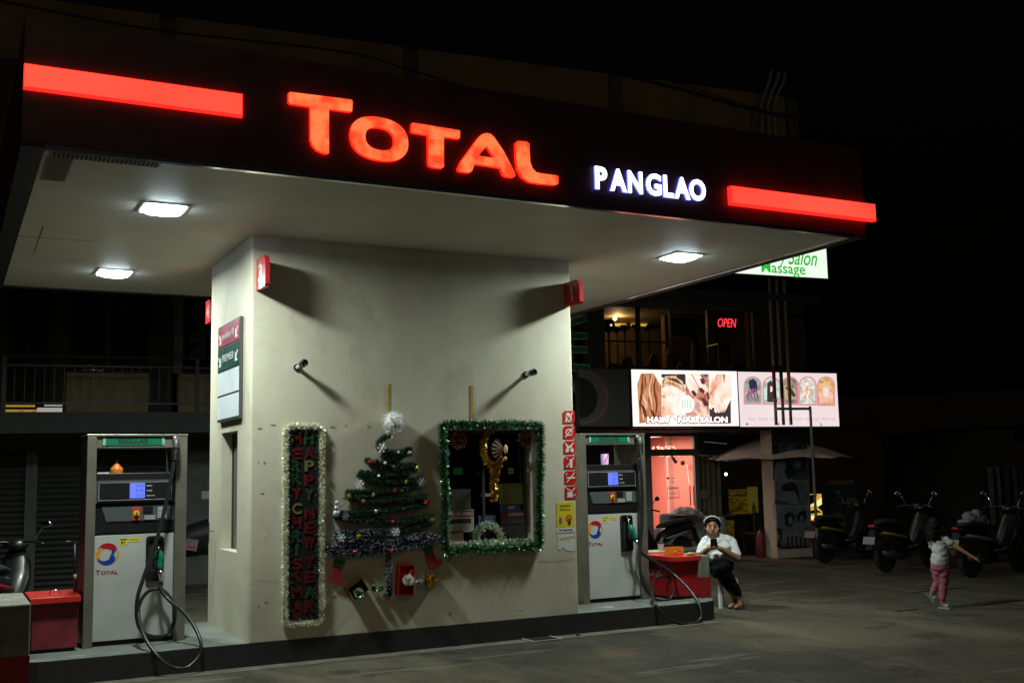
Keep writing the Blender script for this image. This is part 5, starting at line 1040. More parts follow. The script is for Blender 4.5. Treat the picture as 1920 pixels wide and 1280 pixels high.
fr_ = part(FR_, 'shopfront_frame', (-2.15, -.6, 1.42, 1.5, 2.36, 2.43), (-1.80, -1.66, 1.42, 1.5, 0, 2.36), (-.68, -.58, 1.42, 1.5, 0, 2.36), (-2.15, -1.8, 1.42, 1.5, 2.0, 2.12), (-1.66, -.68, 1.42, 1.5, 1.98, 2.11), (-2.15, -1.8, 1.42, 1.5, 0, .1), (-1.66, -.68, 1.42, 1.5, 0.0, .12))
g = mb(GLASS); g.quad((-1.66, 1.46, .12), (-.68, 1.46, .12), (-.68, 1.46, 1.98), (-1.66, 1.46, 1.98)); g.quad((-2.15, 1.46, .1), (-1.8, 1.46, .1), (-1.8, 1.46, 2.0), (-2.15, 1.46, 2.0)); g.build('shopfront_glass', shop)
g = mb(CHROME); g.tube([(-.84, 1.38, 1.0), (-.84, 1.38, 1.38)], .012, 8); g.tube([(-.76, 1.38, 1.0), (-.76, 1.38, 1.38)], .012, 8); g.build('door_handle', shop)
g = mb(INK); 
s_, z_ = onF(1252, 935, 1.45); w2, h2 = onF(1273, 912, 1.45); W, H = w2-s_, h2-z_
for b in ((0, W, 0, .008), (0, W, H-.008, H), (0, .008, 0, H), (W-.008, W, 0, H), (.03, W-.03, H*.82, H*.9), (.05, W-.05, H*.5, H*.54), (.05, W-.05, H*.38, H*.42), (.03, W-.03, H*.12, H*.16)): g.box(s_+b[0], s_+b[1], 1.452, 1.455, z_+b[2], z_+b[3])
g.prism(superell(s_+.02, z_+H+.17, .025, .025, 12, 2), (0, 1.455, 0), X_, Z_, NY, .002); g.box(s_+.06, s_+.19, 1.452, 1.455, z_+H+.165, z_+H+.175); g.box(s_+.1, s_+.15, 1.452, 1.455, z_+H+.09, z_+H+.11)
g.build('door_lettering', shop)
# beads of the chandelier seen through the transom, fairy lights
t = thing('bead_chandelier', 'glittering bead chandelier seen through the transom of the coral lit shop', 'chandelier', fw(0, 2.6, 0), -FA)
g = mb(EM('bead_warm', (1, .8, .55), 2.2))
for k in range(150): px, py = random.uniform(1224, 1272), random.uniform(836, 856); s_, z_ = onF(px, py, 2.6); g.ball((s_, random.uniform(-.1, .1), z_), random.uniform(.004, .011), 5, 3)
g.build('beads', t); g = mb(EM('bead_white', (.9, .95, 1), 1.6))
for k in range(40): px, py = random.uniform(1206, 1217), random.uniform(832, 852); s_, z_ = onF(px, py, 2.6); g.box(s_, s_+.03, 0, .01, z_, z_+.015)
g.build('beads', t)
g = mb(EM('fairy_white', (1, .9, .9), 2.5))
for k in range(9): s_, z_ = onF(1288+k*.5, 872+k*4, 1.8); g.ball((s_, 1.8, z_), .008, 6, 4)
g.build('fairy_lights', shop)
g = mb(BLACK); g.tube([Vector((onF(1258, 858, 2.2)[0], 2.2, 2.0)), Vector((onF(1268, 870, 2.2)[0], 2.2, 1.85))], [.02, .04], 8); g.ball((onF(1280, 868, 2.2)[0], 2.2, 1.84), .05, 8, 6); g.build('wall_fitting', shop, True)
# person-like mannequin arm shapes at left pane: coat on hook
part(BLACKM, 'dark_coat', (-2.13, -2.03, 1.9, 2.0, .75, 1.15), (-2.1, -2.06, 1.9, 1.95, 1.5, 1.62), parent=pr)
# restaurant side: curtain, tinted front, self-glowing yellow panels, small lamp
CB = M('brown_curtain', (.13, .11, .07), .85, var=.2); g = mb(CB); a, b = -.58, onF(1350, 900, 1.55)[0]; n_ = 50
for k in range(n_):
    x0, x1 = a+(b-a)*k/n_, a+(b-a)*(k+1)/n_; f = lambda x: 1.55+.03*math.sin(x*50)
    g.quad((x0, f(x0), .02), (x1, f(x1), .02), (x1, f(x1), 1.98), (x0, f(x0), 1.98))
g.build('brown_curtain', shop, True)
MU = [EM('mural_yellow', (.35, .24, .02), .13), EM('mural_olive', (.16, .14, .02), .25), EM('mural_orange', (.4, .13, .01), .12)]  # panels glow by emission to stand for yellow-lit reflections and paintings
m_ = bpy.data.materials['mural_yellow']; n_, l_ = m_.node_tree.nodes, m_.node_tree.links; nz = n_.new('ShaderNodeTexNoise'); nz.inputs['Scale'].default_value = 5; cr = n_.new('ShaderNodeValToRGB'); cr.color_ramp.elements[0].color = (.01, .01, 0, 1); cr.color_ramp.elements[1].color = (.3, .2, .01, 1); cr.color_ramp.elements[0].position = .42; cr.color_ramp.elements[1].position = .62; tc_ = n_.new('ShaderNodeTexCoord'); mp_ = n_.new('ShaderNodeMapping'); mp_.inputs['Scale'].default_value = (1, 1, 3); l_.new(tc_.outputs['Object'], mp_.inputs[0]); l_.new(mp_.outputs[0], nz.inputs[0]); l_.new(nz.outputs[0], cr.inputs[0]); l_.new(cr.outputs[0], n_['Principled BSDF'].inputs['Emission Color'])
def fbox(mt, name, px0, py0, px1, py1, d, th=.02, **k):
    a, b = onF(px0, py1, d); c, e = onF(px1, py0, d); return part(mt, name, (a, c, d, d+th, b, e), **k)
part(DW, 'transom_panel', (-.58, 1.0, 1.45, 1.5, 1.98, 2.43)); rs = part(DW, 'dining_room', (-.2, 6.5, 4.2, 4.3, 0, 2.43), (6.4, 6.5, 0.2, 4.2, 0, 2.43)); part(DW, 'dining_ceiling', (-.22, 1.0, .5, 4.2, 2.38, 2.43), parent=rs)
fbox(MU[0], 'mural', 1328, 912, 1346, 962, 3.6, parent=rs); fbox(MU[0], 'mural', 1368, 916, 1412, 966, 3.8, parent=rs); fbox(MU[0], 'mural', 1352, 975, 1376, 1025, 3.7, parent=rs); fbox(MU[1], 'mural', 1404, 912, 1420, 965, 3.75, parent=rs)
fbox(M('note_tan', (.2, .14, .1), .7), 'wall_paper_note', 1309, 918, 1328, 935, 1.48)
t = thing('spot_lamp', 'tiny bright white lamp in the dark dining room behind the seated person', 'lamp', fw(*(lambda a: (a[0], 2.6, a[1]))(onF(1361, 888.5, 2.6))), -FA); g = mb(EM('spot_white', (1, 1, 1), 9)); g.ball((0, 0, 0), .03, 10, 7); g.build('bulb', t, True); g = mb(BLACK); g.lathe([(.02, .02), (.04, .1), (.02, .14)], (0, 0, 0), Y_, 12); g.build('housing', t)
g = mb(EM('fairy_dim', (.5, .55, .7), .5))
for k in range(12): s_, z_ = onF(1322+k*3.6, 828+k*.3, .6); g.ball((s_, .6, z_), .007, 6, 4)
g.build('fairy_lights', shop)
# furniture
WD = M('dark_wood', (.02, .016, .013), .5)
def table(px0, px1, py, d, label):
    a, z1 = onF(px0, py, d); b, _ = onF(px1, py, d); t = thing('dining_table', label, 'table', fw(a, d, 0), -FA); W = b-a
    g = mb(WD); g.bev(0, W, 0, .6, z1-.03, z1, .005); g.build('tabletop', t)
    for x in (.05, W-.09):
        for y in (.04, .52): g = mb(WD); g.box(x, x+.04, y, y+.04, 0, z1-.03); g.build('leg', t)
    return z1
zt_ = table(1352, 1440, 967, 1.3, 'dark dining table behind the seated person')
def chair(s_, d_, rz, label):
    t = thing('dining_chair', label, 'chair', fw(s_, d_, 0), rz, 'dark chairs at the dining table')
    g = mb(WD); g.bev(-.19, .19, -.19, .19, .42, .45, .005); g.build('seat', t); g = mb(WD); g.bev(-.19, .19, .17, .195, .55, .84, .005); g.build('backrest', t)
    for x in (-.17, .14):
        for y, h in ((-.17, .42), (.165, .84)): g = mb(WD); g.box(x, x+.03, y, y+.03, 0, h); g.build('leg', t)
chair(.35, .95, -FA+3.3, 'dark chair at the left of the dining table'); chair(.85, .9, -FA+3.0, 'dark chair at the right of the dining table')
s_, z_ = onF(1417, 965, 1.45); g = mb(glassy('bottle_glass', (.6, .7, .65), .8)); g.lathe([(.035, 0), (.038, .02), (.038, .16), (.014, .2), (.014, .25)], (0, 0, 0), Z_, 14); tag(g.build('glass_bottle', smooth=True, loc=fw(s_, 1.5, zt_)), 'clear glass bottle on the dark dining table', 'bottle')
t = thing('fire_extinguisher', 'dull red extinguisher standing left of the poster column', 'extinguisher', fw(*(lambda a: (a[0], .4, 0))(onF(1428, 1035, .4))), -FA); g = mb(M('dull_red', (.12, .008, .006), .5)); g.lathe([(.08, 0), (.085, .02), (.085, .42), (.05, .5), (.03, .52)], (0, 0, 0), Z_, 16); g.build('cylinder', t, 40); g = mb(BLACK); g.box(-.03, .06, -.01, .01, .52, .56); g.tube([(.03, 0, .54), (.1, 0, .45), (.1, 0, .25)], .01, 6); g.build('valve', t)
# armchair and clothes in front of the coral shop
GRS = M('grey_fabric', (.24, .26, .29), .9, var=.3, scale=4, bump=.3); t = thing('grey_sofa', 'grey sofa piled with clothes in front of the coral shop door', 'sofa', fw(-1.75, .35, 0), -FA)
for nm, b in (('seat', (.0, .9, .0, .6, .1, .42)), ('armrest', (-.14, .02, -.02, .7, .08, .62)), ('armrest', (.88, 1.05, -.02, .7, .08, .80)), ('backrest', (.0, .9, .5, .72, .3, .88))): g = mb(GRS); g.bev(*b, .05); g.build(nm, t, 40)
def pile(name, label, cat, loc_, R, H, mt, n_=26, seed=1):
    g = mb(mt); V = []
    for j in range(9):
        for i in range(n_): a = 2*math.pi*i/n_; f = j/8; r = R*(math.cos(f*1.5)**.7)*(1+.28*noise.noise(Vector((math.cos(a)*2+seed, math.sin(a)*2, f*3)))); V.append((r*math.cos(a), r*.7*math.sin(a), H*f*(1+.3*noise.noise(Vector((math.cos(a)*3, math.sin(a)*3, seed))))))
    F = [(j*n_+i, j*n_+(i+1) % n_, (j+1)*n_+(i+1) % n_, (j+1)*n_+i) for j in range(8) for i in range(n_)] + [tuple(8*n_+i for i in range(n_))]
    g.add(V, F); o = g.build(name, smooth=True, loc=loc_); tag(o, label, cat); return o
pile('clothes_pile', 'pale fluffy clothes heaped on the grey sofa', 'clothes', fw(-1.45, .6, .86), .32, .14, M('pale_clothes', (.6, .46, .4), .9, var=.6, scale=14, bump=.6, bscale=30))
pile('clothes_pile', 'blue grey clothes heaped on the seat of the sofa', 'clothes', fw(-1.6, .5, .42), .3, .22, M('mixed_clothes', (.12, .14, .2), .9, var=.7, scale=12, col2=(.3, .12, .1)), seed=5)
p = onZ(1294, 1062, 0); t = thing('foam_box', 'grey lidded foam box on the ground left of the seated person', 'box', p, -FA); g = mb(M('foam_grey', (.3, .31, .31), .7)); g.bev(-.2, .2, -.15, .15, 0, .28, .01); g.build('body', t); g = mb(M('foam_grey', (.3, .31, .31), .7)); g.bev(-.22, .22, -.17, .17, .285, .34, .01); g.build('lid', t)
# poster column
col = thing('poster_column', 'beige column at the street corner of the shops wearing a tall black and white poster', 'column', FP, -FA)
g = mb(M('column_paint', (.42, .36, .28), .7, var=.15, scale=3, bump=.2)); g.bev(.165, .99, .0, .38, 0, 2.43, .02); g.build('shaft', col)
g = mb(M('poster_ground', (.14, .15, .175), .6, var=.4, scale=6)); g.box(.19, .96, -.006, -.001, .17, 2.4); g.build('poster', col)
PD = M('poster_black', (.012, .013, .018), .6); PMd = M('poster_mid', (.06, .07, .09), .6, var=.4, scale=12); PLt = M('poster_light', (.17, .18, .21), .6, var=.2, scale=8)
def pp(px, py): return onF(px, py, -.006)
def cp(x, y): return pp(1400+x/4.2667, 780+y/4.2667)
P_ = [(PD, [(195, 100), (480, 92), (482, 215), (200, 218)], 0), (PD, [(200, 222), (480, 218), (480, 308), (205, 308)], 0), (PMd, [(262, 225), (470, 222), (460, 262), (400, 300), (300, 306), (255, 280)], 1), (PD, [(272, 240), (300, 228), (318, 240), (300, 256)], 2), (PD, [(380, 240), (440, 232), (452, 250), (400, 262)], 2), (PLt, [(330, 250), (352, 250), (362, 300), (335, 303)], 2),
      (PD, [(210, 318), (470, 314), (475, 410), (440, 470), (330, 500), (212, 510)], 0), (PLt, [(232, 380), (270, 340), (310, 355), (318, 400), (300, 440), (330, 500), (222, 508), (222, 430)], 1), (PMd, [(340, 340), (390, 330), (440, 350), (440, 400), (380, 410), (350, 380)], 1), (PLt, [(380, 360), (420, 350), (440, 400), (400, 425)], 2), (PMd, [(420, 440), (490, 400), (492, 510), (350, 512)], 1),
      (PD, [(270, 575), (310, 535), (360, 525), (400, 545), (412, 600), (428, 670), (405, 640), (385, 600), (330, 600), (285, 590)], 1), (PLt, [(330, 600), (385, 600), (412, 650), (400, 700), (350, 705), (320, 660)], 1), (PMd, [(225, 660), (330, 690), (430, 712), (225, 700)], 1),
      (PD, [(300, 790), (325, 765), (365, 770), (385, 810), (370, 860), (350, 890), (310, 870)], 1), (PD, [(395, 790), (430, 760), (470, 750), (480, 800), (450, 850), (410, 840)], 1), (PLt, [(330, 810), (360, 800), (368, 850), (340, 870)], 2), (PLt, [(425, 800), (450, 790), (455, 830), (430, 842)], 2), (PD, [(235, 900), (275, 895), (285, 960), (250, 1000), (240, 1040), (300, 1060), (480, 1050), (480, 1035), (300, 1040), (262, 1020), (270, 960)], 1)] + [(PD, [(320+k*34, 960+(k % 2)*14), (333+k*34, 955), (340+k*34, 1040), (325+k*34, 1045)], 2) for k in range(5)]
for b in (310, 512, 720): P_.append((M('poster_line', (.28, .3, .32), .6), [(205, b), (480, b-3), (480, b+1), (205, b+4)], 3))
g = MB()
for mt, pts, ly in P_: g.m(mt); g.prism([cp(x, y) for x, y in pts], (0, -.0065-.001*ly, 0), X_, Z_, NY, 0)
g.build('poster_picture', col)
g = mb(M('poster_script', (.3, .05, .1), .6)); a, b = cp(225, 790); g.text('beauty', (a, -.0125, b-.05), Z_*1, -X_, NY, .05, .28, t=0); g.build('poster_script', col)
# conduit pipes
CP = M('conduit_grey', (.26, .25, .22), .5); cz_ = [(M('conduit_red', (.3, .03, .02), .5)), BLACK, (M('conduit_yellow', (.45, .28, .02), .5))]
for i, (pxt, pxb) in enumerate(((1427, 1454.8), (1439, 1467), (1452, 1481))):
    sb = onF(pxb, 799, -.32)[0]; st = onF((1441, 1456, 1470)[i], 490, -.32)[0]
    t = thing('conduit_pipe', ('leftmost', 'middle', 'rightmost')[i]+' of the three tall conduit pipes above the poster column', 'pipe', fw(0, -.32, 0), -FA, 'three conduit pipes')
    x0 = (sb+st)/2; z_ = [onF((1427, 1439, 1452)[i], 195, -.32)]
    tp = [(x0, 0, 2.5), (x0, 0, 8.0)] + [(lambda q: (q[0], 0, q[1]))(onF(px, py, -.32)) for px, py in (((1427, 197), (1436, 170), (1443, 150), (1446, 133)), ((1439, 197), (1448, 172), (1457, 152), (1460, 134)), ((1451, 200), (1458, 176), (1469, 155), (1473, 136)))[i]]
    tp[1] = (tp[2][0], 0, 8.0); tp.insert(1, (x0, 0, 5.6))
    g = mb(CP); g.tube(tp, .030, 10); g.build('pipe', t, True); g = mb(cz_[i]); g.tube([(x0, 0, 3.0), (x0, 0, 3.62)], .034, 10); g.build('painted_sleeve', t, True)
t = thing('bent_conduit', 'conduit pipe bent over and running down beside the poster column', 'pipe', fw(0, -.36, 0), -FA); f = lambda px, py: (lambda q: Vector((q[0], 0, q[1])))(onF(px, py, -.36))
g = mb(CP); a, b = f(1455, 766), f(1519, 766); g.tube(smoothpath([a, a.lerp(b, .5), b-X_*.06, b+Vector((-.01, 0, -.02)), b+Vector((0, 0, -.08)), Vector((b.x, 0, 1.2)), Vector((b.x, 0, .02))], 4), .026, 10); g.build('pipe', t, True)
# patio umbrella
t = thing('patio_umbrella', 'open beige patio umbrella behind the poster column', 'umbrella', fw(.95, 1.0, 0), -FA+R_(30)); UM = M('umbrella_cloth', (.75, .6, .52), .85, var=.1)
g = mb(UM); n_ = 8; R = 1.5
for k in range(n_):
    a0, a1 = 2*math.pi*(k+.5)/n_, 2*math.pi*(k+1.5)/n_; p0, p1 = Vector((R*math.cos(a0), R*math.sin(a0), 1.86)), Vector((R*math.cos(a1), R*math.sin(a1), 1.86)); m_ = (p0+p1)/2*.985; m_.z = 1.90; c = Vector((0, 0, 2.46))
    for j in range(4): f0, f1 = j/4, (j+1)/4; g.quad(p0.lerp(c, f0), m_.lerp(c, f0), m_.lerp(c, f1), p0.lerp(c, f1)); g.quad(m_.lerp(c, f0), p1.lerp(c, f0), p1.lerp(c, f1), m_.lerp(c, f1))
g.build('canopy_cloth', t); g = mb(STEELD); g.tube([(0, 0, 0), (0, 0, 2.52)], .024, 10)
g.build('pole', t)
for k in range(n_): a0 = 2*math.pi*(k+.5)/n_; g = mb(STEELD); g.tube([(0, 0, 2.42), (R*.98*math.cos(a0), R*.98*math.sin(a0), 1.85)], .008, 5); g.build('rib', t)
# banners on the right
def fthing(name, label, cat, px0, py0, px1, py1, d): a, b = onF(px0, py1, d); c, e = onF(px1, py0, d); return thing(name, label, cat, fw(a, d, b), -FA), c-a, e-b
t, W, H = fthing('lit_food_poster', 'yellow lit food picture glowing between column and standing banner', 'poster', 1516, 925, 1550, 976, 2.2)
g = mb(EM('food_yellow', (.85, .5, .06), .7)); g.box(0, W, 0, .05, 0, H); g.build('panel', t); g = mb(EM('food_pale', (1, .85, .4), 1.)); g.prism([(.1*W, .55*H), (.5*W, .75*H), (.9*W, .95*H), (.95*W, .7*H), (.6*W, .55*H)], (0, -.001, 0), X_, Z_, NY, .002); g.prism([(0, .0), (W, .02), (W, .22*H), (.4*W, .16*H), (0, .2*H)], (0, -.001, 0), X_, Z_, NY, .002); g.m(BLACKM); g.prism([(0, .98*H), (.5*W, .98*H), (.35*W, .7*H), (.1*W, .6*H), (0, .65*H)], (0, -.003, 0), X_, Z_, NY, .002); g.prism([(.5*W, .5*H), (.8*W, .65*H), (1*W, .3*H), (.8*W, .28*H)], (0, -.003, 0), X_, Z_, NY, .002); g.prism([(0, .35*H), (.4*W, .42*H), (.7*W, .3*H), (0, .26*H)], (0, -.003, 0), X_, Z_, NY, .002); g.build('picture', t)
t, W, H = fthing('standing_banner', 'dim blue and yellow standing banner behind the parked motorbikes', 'banner', 1549, 893, 1603, 1040, 1.0)
g = mb(M('banner_blue', (.02, .045, .08), .6, var=.3)); g.box(0, W, 0, .02, 0, H); g.build('sheet', t); g = mb(M('banner_yellow', (.2, .13, .01), .6)); g.box(.04, W-.04, -.003, 0, H*.9, H*.96); g.box(W*.7, W-.02, -.003, 0, H*.6, H*.72); g.prism([(W*.1, H*.5), (W*.5, H*.55), (W*.75, H*.3), (W*.95, H*.1), (W*.8, H*.1), (W*.5, H*.35), (W*.3, H*.4)], (0, 0, 0), X_, Z_, NY, .003); g.build('print', t); g = mb(STEELD); g.box(-.02, 0, -.005, .02, 0, H+.02); g.box(W, W+.02, -.005, .02, 0, H+.02); g.box(0, W, -.005, .02, H, H+.02); g.build('frame', t)
# corrugated gate and shed in the dark
t = thing('corrugated_gate', 'dark corrugated metal gate glinting at the far right', 'gate', fw(5.4, 0, 0), -FA); g = mb(M('old_zinc', (.05, .053, .053), .42, .9, var=.5, scale=5)); n_ = 120
for k in range(n_): x0, x1 = 4*k/n_, 4*(k+1)/n_; f = lambda x: .05*math.sin(x*28)+.012*math.sin(x*67); g.quad((x0, f(x0), .45), (x1, f(x1), .45), (x1, f(x1), 1.62), (x0, f(x0), 1.62))
g.build('sheet', t, True); part(BLACKM, 'frame', (-.05, 4.05, .06, .1, .3, .4), (-.05, 4.05, .06, .1, 1.5, 1.56), (-.05, 0, .06, .12, 0, 1.65), (4, 4.05, .06, .12, 0, 1.65), parent=t)
t = thing('shed', 'low dark shed with pitched roof on the right', 'shed', fw(2.9, 6, 0), -FA); part(M('shed_wall', (.06, .06, .045), .9, var=.3), 'wall', (0, 16, 0, 5, 0, 2.3), parent=t); g = mb(M('shed_roof', (.05, .05, .045), .8)); g.add([(-.4, -.4, 2.25), (16.4, -.4, 3.1), (16.4, 2.5, 4.2), (-.4, 2.5, 3.4), (-.4, 5.4, 2.25), (16.4, 5.4, 3.1)], [(0, 1, 2, 3), (3, 2, 5, 4)]); g.build('roof', t)
# overhead cables
def cable(pts, d, r, label):
    g = mb(BLACKM); g.tube(smoothpath([fw(onF(px, py, d)[0], d, onF(px, py, d)[1]) for px, py in pts], 6), r, 6); tag(g.build('overhead_cable'), label, 'cable', 'overhead cables')
cable([(-200, -40), (100, 22), (304, 58), (640, 97), (761, 129), (875, 165), (1100, 240)], -1.2, .015, 'thin black cable crossing the left of the brown parapet')
cable([(1000, 104), (1144, 135), (1280, 169), (1400, 203), (1490, 222), (1650, 243), (2050, 330)], -1.0, .035, 'thick black cable crossing the right of the brown parapet')
cable([(1100, 112), (1280, 160), (1400, 198), (1490, 218), (1650, 236), (2050, 300)], -1.3, .012, 'thin black cable just above the thick one on the right')

# ------------------------------------------------------------------ motorbikes
TYRE = M('tyre', (.012, .012, .012), .75, bump=.3, bscale=80); RIMM = M('wheel_rim', (.06, .06, .06), .4, .6)
BODYB = M('bike_black', (.008, .008, .009), .35, coat=.15)
def scooter(loc_, rz, label, body, trim, plate, plate_mat, group='parked motorbikes'):
    t = thing('parked_motorbike', label, 'motorbike', loc_, rz, group)
    for x, r in ((0, .27), (1.22, .27)):
        g = mb(TYRE); g.lathe([(.17, -.035), (.225, -.045), (.262, -.03), (.272, 0), (.262, .03), (.225, .045), (.17, .035)], (x, 0, r), Y_, 24)
        wh = g.build('wheel', t, True); g = mb(RIMM); g.lathe([(.165, -.03), (.178, 0), (.165, .03)], (x, 0, r), Y_, 20)
        for k in range(5): a = 2*math.pi*k/5; g.tube([(x, 0, r), (x+.17*math.cos(a), 0, r+.17*math.sin(a))], .012, 6)
        g.build('rim', wh, 40)
    def shell(mt, nm, sect, sm=True):
        g = mb(mt); n_ = 12; V = []
        for (x, z, w, h) in sect:
            for k in range(n_): a = 2*math.pi*k/n_; V.append((x, w*math.cos(a), z+h*math.sin(a)*(1 if math.sin(a) > 0 else .8)))
        m = len(sect); F = [(i*n_+k, i*n_+(k+1) % n_, (i+1)*n_+(k+1) % n_, (i+1)*n_+k) for i in range(m-1) for k in range(n_)] + [tuple(range(n_-1, -1, -1)), tuple((m-1)*n_+k for k in range(n_))]
        g.add(V, F); return g.build(nm, t, sm)
    shell(body, 'tail_body', [(-.32, .74, .03, .03), (-.22, .70, .09, .07), (0, .66, .13, .10), (.3, .60, .15, .13), (.52, .50, .12, .14), (.62, .42, .08, .08)])
    shell(BLACKM, 'seat', [(-.2, .78, .06, .03), (-.1, .80, .11, .05), (.2, .78, .13, .055), (.45, .74, .11, .05), (.58, .72, .05, .03)])
    shell(body, 'leg_shield', [(.55, .36, .10, .06), (.75, .38, .16, .10), (.92, .55, .19, .18), (1.02, .75, .17, .16), (1.06, .88, .11, .1)])
    shell(body, 'front_cowl', [(.93, .98, .03, .04), (.98, .99, .14, .08), (1.08, .98, .12, .08), (1.16, .95, .05, .05)])
    shell(trim, 'side_panel', [(-.15, .64, .11, .03), (.05, .60, .155, .045), (.35, .55, .165, .05), (.5, .52, .13, .03)])
    shell(body, 'front_fender', [(1.02, .50, .03, .03), (1.12, .56, .06, .04), (1.28, .55, .06, .04), (1.42, .45, .04, .03)])
    shell(BLACK, 'engine', [(.05, .28, .05, .07), (.2, .30, .1, .10), (.45, .32, .1, .1), (.62, .30, .06, .06)])
    g = mb(RIMM); g.tube([(.5, -.12, .24), (.2, -.17, .24), (-.25, -.17, .32)], [.02, .045, .05], 10); g.build('exhaust', t, True)
    g = mb(STEELD); g.tube([(1.22, .06, .27), (1.1, .06, .62)], .02, 8); g.tube([(1.22, -.06, .27), (1.1, -.06, .62)], .02, 8); g.build('fork', t, True)
    g = mb(BLACK); g.tube(smoothpath([(.86, -.34, 1.0), (.92, -.2, 1.03), (1.0, 0, 1.02), (.92, .2, 1.03), (.86, .34, 1.0)], 3), .014, 8); hb_ = g.build('handlebar', t, True)
    for s_ in (-1, 1):
        g = mb(CHROME); g.tube(smoothpath([(.92, .22*s_, 1.03), (.94, .26*s_, 1.13), (.93, .32*s_, 1.2)], 3), .006, 6); m_ = g.build('mirror', t, True); g = mb(M('mirror_face', (.3, .31, .33), .08, 1.)); g.ball((.92, .35*s_, 1.22), (.012, .06, .04), 12, 8); g.build('mirror_glass', m_, True)
    g = mb(M('tail_lens', (.4, .01, .01), .15)); g.ball((-.31, 0, .74), (.03, .07, .03), 10, 6); g.build('tail_light', t, True)
    g = mb(BLACK); g.quad((-.3, -.06, .68), (-.3, .06, .68), (-.42, .06, .38), (-.42, -.06, .38)); g.build('rear_mudguard', t)
    if plate is not None:
        U, V, N = Vector((0, -1, 0)), Vector((.28, 0, .96)), Vector((-.96, 0, .28)); g = mb(plate_mat); g.prism([(-.11, -.06), (.11, -.06), (.11, .06), (-.11, .06)], (-.40, 0, .52), U, V, N, .004); pl = g.build('number_plate', t)
        if plate:
            g = mb(INK); o = Vector((-.40, 0, .52))+N*.0045; g.text(plate, o-V*.022, U, V, N, .055, .19, t=0, align='C', bold=.04); g.build('plate_characters', pl); g = mb(M('plate_orange', (.6, .14, .05), .5)); g.prism([(-.11, -.06), (.11, -.06), (.11, -.03), (-.11, -.03)], o-N*.0002, U, V, N, 0); g.build('plate_stripe', pl)
    g = mb(STEELD); g.tube([(.3, .1, .25), (.22, .22, .01)], .01, 6); g.build('side_stand', t)
    return t
PLW = M('plate_white', (.3, .3, .29), .6); PLP = M('plate_pink', (.26, .19, .18), .6); YLB = M('bike_yellow', (.3, .22, .02), .4); GRB = M('bike_grey', (.2, .2, .21), .35)
scooter(onZ(1548, 1055, 0), R_(10), 'black motorbike parked nearest the poster column with a pinkish plate', BODYB, YLB, '', PLP)
scooter(onZ(1662, 1072, 0), R_(8), 'black motorbike with white plate parked second from the poster column', BODYB, YLB, '', PLW)
scooter(onZ(1822, 1082, 0), R_(4), 'motorbike with pale cover panels behind the walking child', BODYB, GRB, '', PLW)
scooter(Vector((-2.05, 3.0, 0)), R_(72), 'motorbike with orange striped plate behind the left bollard', BODYB, M('bike_red', (.25, .01, .01), .3), '7486JP', PLW)
scooter(onZ(1280, 1062, 0), R_(190), 'black motorbike behind the right dispenser in front of the coral shop', BODYB, GRB, '', PLW)
# crumpled pale cover bunched on the third bike
q = onZ(1822, 1082, 0); cv = organic([('e', q+Vector((.10, .02, .86)), (.16, .10, .09), 20, 'Y'), ('e', q+Vector((-.06, .0, .83)), (.12, .09, .05), 0), ('e', q+Vector((.26, .05, .93)), (.09, .07, .09), 0), ('e', q+Vector((.5, .1, .72)), (.06, .09, .17), 0)], .012, 'cover_cloth', M('pale_cloth', (.22, .235, .24), .8), None, 3)
for v in cv.data.vertices: v.co += v.normal*.05*noise.noise(v.co*9)
tag(cv, 'crumpled pale cover bunched over the motorbike behind the child', 'cover')
# covered bike seen between dispenser and kiosk
p = onZ(372, 1092, 0); t = thing('covered_motorbike', 'motorbike under a black cover seen between dispenser and kiosk', 'motorbike', p, -FA); g = mb(M('black_tarp', (.014, .014, .016), .5, bump=.5, bscale=6)); V = []; secs = [(-.5, .75, .28, .18), (-.4, .98, .36, .3), (0, 1.1, .4, .35), (.5, 1.25, .42, .36), (1.0, 1.3, .4, .3), (1.3, .9, .25, .2)]; n_ = 16
for (x, z1, z0, w) in secs:
    for k in range(n_): a = 2*math.pi*k/n_; V.append((x+.02*math.sin(k*3), w*math.cos(a)*(1.0+.08*math.sin(5*a)), (z1+z0)/2+(z1-z0)/2*math.sin(a)))
g.add(V, [(i*n_+k, i*n_+(k+1) % n_, (i+1)*n_+(k+1) % n_, (i+1)*n_+k) for i in range(len(secs)-1) for k in range(n_)]+[tuple(range(n_-1, -1, -1)), tuple((len(secs)-1)*n_+k for k in range(n_))]); g.build('cover', t, True)
for x in (-.25, .95): g = mb(TYRE); g.lathe([(.2, -.04), (.27, -.03), (.28, 0), (.27, .03), (.2, .04)], (x, 0, .28), Y_, 20); g.build('wheel', t, True)
q = onZ(360, 1022, .72) if 0 else None; pz = onY(360, 1021, p.y-.42); g = mb(PLP); g.tf = lambda v: v; U = Vector((math.cos(-.2), 0, math.sin(-.2))); V_ = Vector((-U.z, 0, U.x)); g.prism([(-.1, -.09), (.09, -.09), (.09, .09), (-.1, .09)], (0, 0, 0), U, V_, NY, .004); g.m(M('pink_print', (.35, .08, .1), .6)); g.prism([(-.08, -.07), (.07, -.07), (.07, -.01), (-.08, -.01)], (0, -.005, 0), U, V_, NY, 0); g.prism([(-.08, .02), (-.03, .02), (-.03, .07), (-.08, .07)], (0, -.005, 0), U, V_, NY, 0); tag(g.build('hanging_tag', loc=pz), 'pink and white card hanging on the covered motorbike', 'card')
